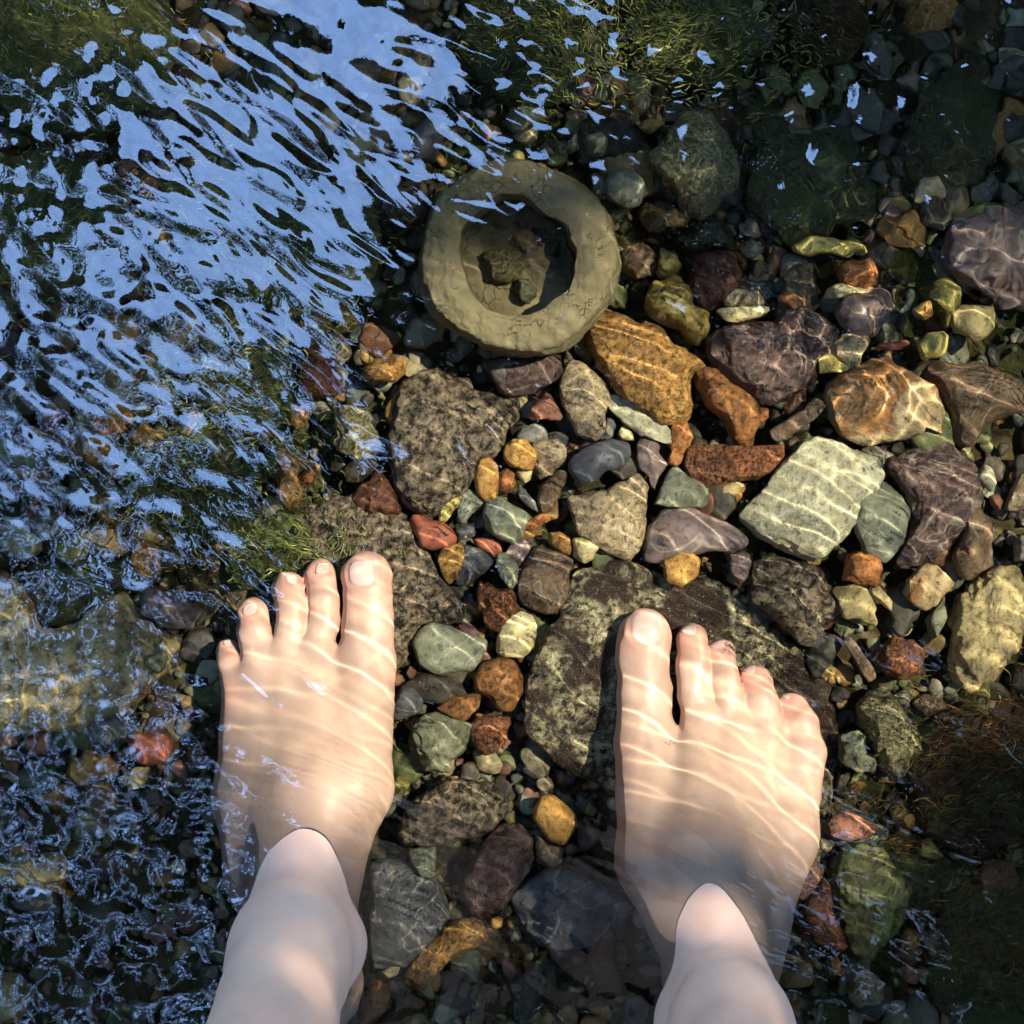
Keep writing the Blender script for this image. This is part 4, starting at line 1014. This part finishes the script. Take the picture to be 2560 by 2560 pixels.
k = NT('skin'); co = k.n('ShaderNodeTexCoord').outputs['Object']
tb = k.n('ShaderNodeVertexColor'); tb.layer_name = 'tone'
n1 = k.noise(co, 28, 4, .6)
base = k.mix(k.ramp(n1, [(.35, 0), (.65, 1)]), (.51, .318, .25), (.57, .383, .295))
base = k.mix(k.ramp(k.noise(co, 14, 3, .5), [(.50, 0), (.70, .5)]), base, (.56, .34, .27))
col = k.mix(tb.outputs[0], base, (.66, .29, .23))
col = k.mix(k.ramp(k.noise(co, 22, 3, .5, 1.0), [(.60, 0), (.68, .18)]), col, (.46, .42, .36))
fine = k.noise(co, 900, 3, .6)
k.finish(col, .45, k.bump(k.math('ADD', k.math('MULTIPLY', k.noise(co, 240, 4, .6), .8), k.math('MULTIPLY', fine, .4)), .22, .0008), .4)
k.p.inputs['Subsurface Weight'].default_value = .0
SKIN = k.m
k = NT('toenail'); k.finish((.66, .45, .40), .18, None, .7); NAIL = k.m

Vs, Fs, off = [], [], 0
for S in FEET.values():
    xs_ = [ta(*c[:3], .01)[0] for ch in S['toes'] for c in ch]
    x0, x1 = min(xs_) - .020, max(xs_) + .018
    hi = max(S['kx'], S['side'] * .085) if S['side'] > 0 else 0
    if S['side'] < 0: x0, x1 = min(x0, -.19), max(x1, -.015)
    else: x0, x1 = min(x0, .01), max(x1, .185)
    y1 = max(ta(*ch[0][:3], .01)[1] for ch in S['toes']) + .02
    xs = np.arange(x0, x1, .0012)
    ya = np.arange(y1, S['front'] - .125, -.0012)[::-1]
    yl = [ya[0]]; st = .0012
    while yl[-1] > -.47: st *= 1.12; yl.append(yl[-1] - st)
    ys = np.concatenate([np.array(yl[:0:-1]), ya])
    zl = list(np.arange(-.003, .10, .0012)); st = .0012
    while zl[-1] < .96: st = min(st * 1.06, .02); zl.append(zl[-1] + st)
    V, F = surface_nets(xs, ys, np.array(zl), lambda P, S=S: foot_sdf(P, S))
    Vs.append(V); Fs.append(F + off); off += len(V)
V = np.concatenate(Vs); F = np.concatenate(Fs)
# flushed skin over toe tips, toe sides and the ball of the little toe
tone = np.zeros(len(V))
for S in FEET.values():
    for ti, ch in enumerate(S['toes']):
        p = np.array(ta(*ch[0][:3], .012)); d = np.linalg.norm(V - p, axis=1); tone = np.maximum(tone, .75 * np.exp(-(d / (ch[0][3] * MU * 1.15)) ** 2))
    w1, w5 = S['toes'][0][-1], S['toes'][-1][-1]
    for w_, g in ((w1, .35), (w5, .5)):
        p = np.array(ta(w_[0], w_[1] + 120 * (w_ is w5), w_[2] + 60, .02)); p[0] += S['side'] * (.01 if w_ is w5 else -.008)
        d = np.linalg.norm(V - p, axis=1); tone = np.maximum(tone, g * np.exp(-(d / .014) ** 2))
    q = np.array(ta(*S['toes'][-1][1][:3], .012)); q[0] -= S['side'] * .008
    d = np.linalg.norm(V - q, axis=1); tone = np.maximum(tone, .7 * np.exp(-(d / .006) ** 2))
NAILS = [('Q', 1500, 345, 70, 66, .05), ('Q', 1120, 310, 40, 26, 0), ('Q', 835, 400, 36, 26, 0), ('Q', 445, 690, 32, 22, .2), ('Q', 235, 1000, 22, 16, .3),
         ('R', 362, 340, 86, 82, -.05), ('R', 700, 345, 44, 24, 0), ('R', 930, 460, 42, 24, -.1), ('R', 1165, 655, 44, 24, -.25), ('R', 1450, 868, 30, 16, -.5)]
for (t_, cx_, cy_, w_, h_, a_) in NAILS:        # the fold of skin round each nail
    p = np.array(ta(t_, cx_, cy_, .02)); w_, h_ = w_ * MU / 2, h_ * MU / 2
    dx, dy = V[:, 0] - p[0], V[:, 1] - p[1]; ca, sa = math.cos(a_), math.sin(a_)
    u_, v_ = (dx * ca + dy * sa) / w_, (-dx * sa + dy * ca) / h_
    rn = (np.abs(u_) ** 3.2 + np.abs(v_) ** 3.2) ** (1 / 3.2)
    dd = (rn - 1) * min(w_, h_); on = (V[:, 2] > .006) & (v_ < 1.02)
    tone = np.maximum(tone, .95 * np.exp(-((dd - .0004) / .0009) ** 2) * on)
    V[:, 2] += on * (.00045 * np.exp(-((dd - .0016) / .0011) ** 2) - .0002 * np.exp(-((dd - .0002) / .0009) ** 2))
person = bpy.data.objects.new('person', None); sc.collection.objects.link(person); person.location = (0, -.22, 0)
tag(person, 'barefoot person standing in the stream, feet side by side under clear water', 'person')
body = mesh_obj('body', V - (0, -.22, 0), F, SKIN, person)
col_attr(body, np.repeat(tone[:, None], 3, 1))

def nail(S, ti, t, cx, cy, w, h, rot=0):
    """a nail laid on the toe: follows the skin, its rim sinks into it"""
    nu, nv = 26, 26
    c = np.array(ta(t, cx, cy, .02)); w, h = w * MU, h * MU
    U, W_ = np.meshgrid(np.linspace(-1, 1, nu), np.linspace(-1, 1, nv))
    # square grid mapped to a rounded rectangle
    rr = np.maximum(np.abs(U), np.abs(W_)); le = (np.abs(U) ** 3.2 + np.abs(W_) ** 3.2) ** (1 / 3.2) + 1e-9
    U2, W2 = U * rr / le, W_ * rr / le
    ca, sa = math.cos(rot), math.sin(rot)
    x = c[0] + (U2 * w / 2) * ca - (W2 * h / 2) * sa; y = c[1] + (U2 * w / 2) * sa + (W2 * h / 2) * ca
    P = np.stack([x, y, np.full_like(x, .05)], -1).reshape(-1, 3)
    for _ in range(40):
        d = foot_sdf(P, S, False); P[:, 2] -= np.clip(d, -.002, .004) * .8
    rrf = rr.ravel()
    P[:, 2] += .00055 - .0011 * smooth01((rrf - .82) / .18)
    front = (W_.ravel() > .8); P[:, 2] += front * .0004
    V = P; n0 = len(V)
    o = mesh_obj('toenail', np.asarray(V) - (0, -.22, 0), grid_faces(nv, nu), NAIL, person)
    return o
L_, R_ = FEET['left'], FEET['right']
nail(L_, 0, 'Q', 1500, 345, 70, 66, .05)
nail(L_, 1, 'Q', 1120, 310, 40, 26)
nail(L_, 2, 'Q', 835, 400, 36, 26)
nail(L_, 3, 'Q', 445, 690, 32, 22, .2)
nail(L_, 4, 'Q', 235, 1000, 22, 16, .3)
nail(R_, 0, 'R', 362, 340, 86, 82, -.05)
nail(R_, 1, 'R', 700, 345, 44, 24)
nail(R_, 2, 'R', 930, 460, 42, 24, -.1)
nail(R_, 3, 'R', 1165, 655, 44, 24, -.25)
nail(R_, 4, 'R', 1450, 868, 30, 16, -.5)

# the water creeps up a little where it meets the skin
wm = water.data; co_ = np.empty(len(wm.vertices) * 3, np.float32); wm.vertices.foreach_get('co', co_); co_ = co_.reshape(-1, 3).astype(float)
for S in FEET.values():
    sel = (np.abs(co_[:, 0] - S['legx']) < .05) & (co_[:, 1] < S['front'] + .03) & (co_[:, 1] > S['front'] - .14)
    d = foot_field(co_[sel], S); co_[sel, 2] += .0000 * np.exp(-np.maximum(d, 0) / .0012) * (d > -.004)
wm.vertices.foreach_set('co', co_.astype(np.float32).ravel()); wm.update()

# shorts, far above the picture's edge
k = NT('shorts_cloth'); oc = k.n('ShaderNodeTexCoord').outputs['Object']
k.finish(k.ramp(k.noise(oc, 60, 4), [(.3, (.03, .035, .05)), (.7, (.05, .055, .075))]), .9, None, .1)
def shorts_sdf(P):
    f = None
    for s in (-1, 1):
        c_ = cone(P, (s * .09, -.315, .72), (s * .075, -.335, .92), .105, .105, (1, 1.05, 1))
        f = c_ if f is None else smin(f, c_, .03)
    f = smin(f, ell(P, (0, -.345, .95), (.165, .115, .12)), .04)
    return np.maximum(np.maximum(f, .70 - P[:, 2]), P[:, 2] - 1.02)
V, F = surface_nets(np.arange(-.22, .22, .008), np.arange(-.50, -.16, .008), np.arange(.66, 1.06, .008), shorts_sdf)
mesh_obj('shorts', V - (0, -.22, 0), F, k.m, person)

# ------------------------------------------------------------------ enlarge the whole laid-out place evenly
for o in list(sc.objects):
    if o.parent is None and o.type != 'CAMERA':
        o.location = [v * UNIT for v in o.location]
        if o.type != 'LIGHT': o.scale = (UNIT, UNIT, UNIT)
for m_ in bpy.data.materials:
    for nd in m_.node_tree.nodes:
        if nd.type == 'BUMP': nd.inputs['Distance'].default_value *= UNIT
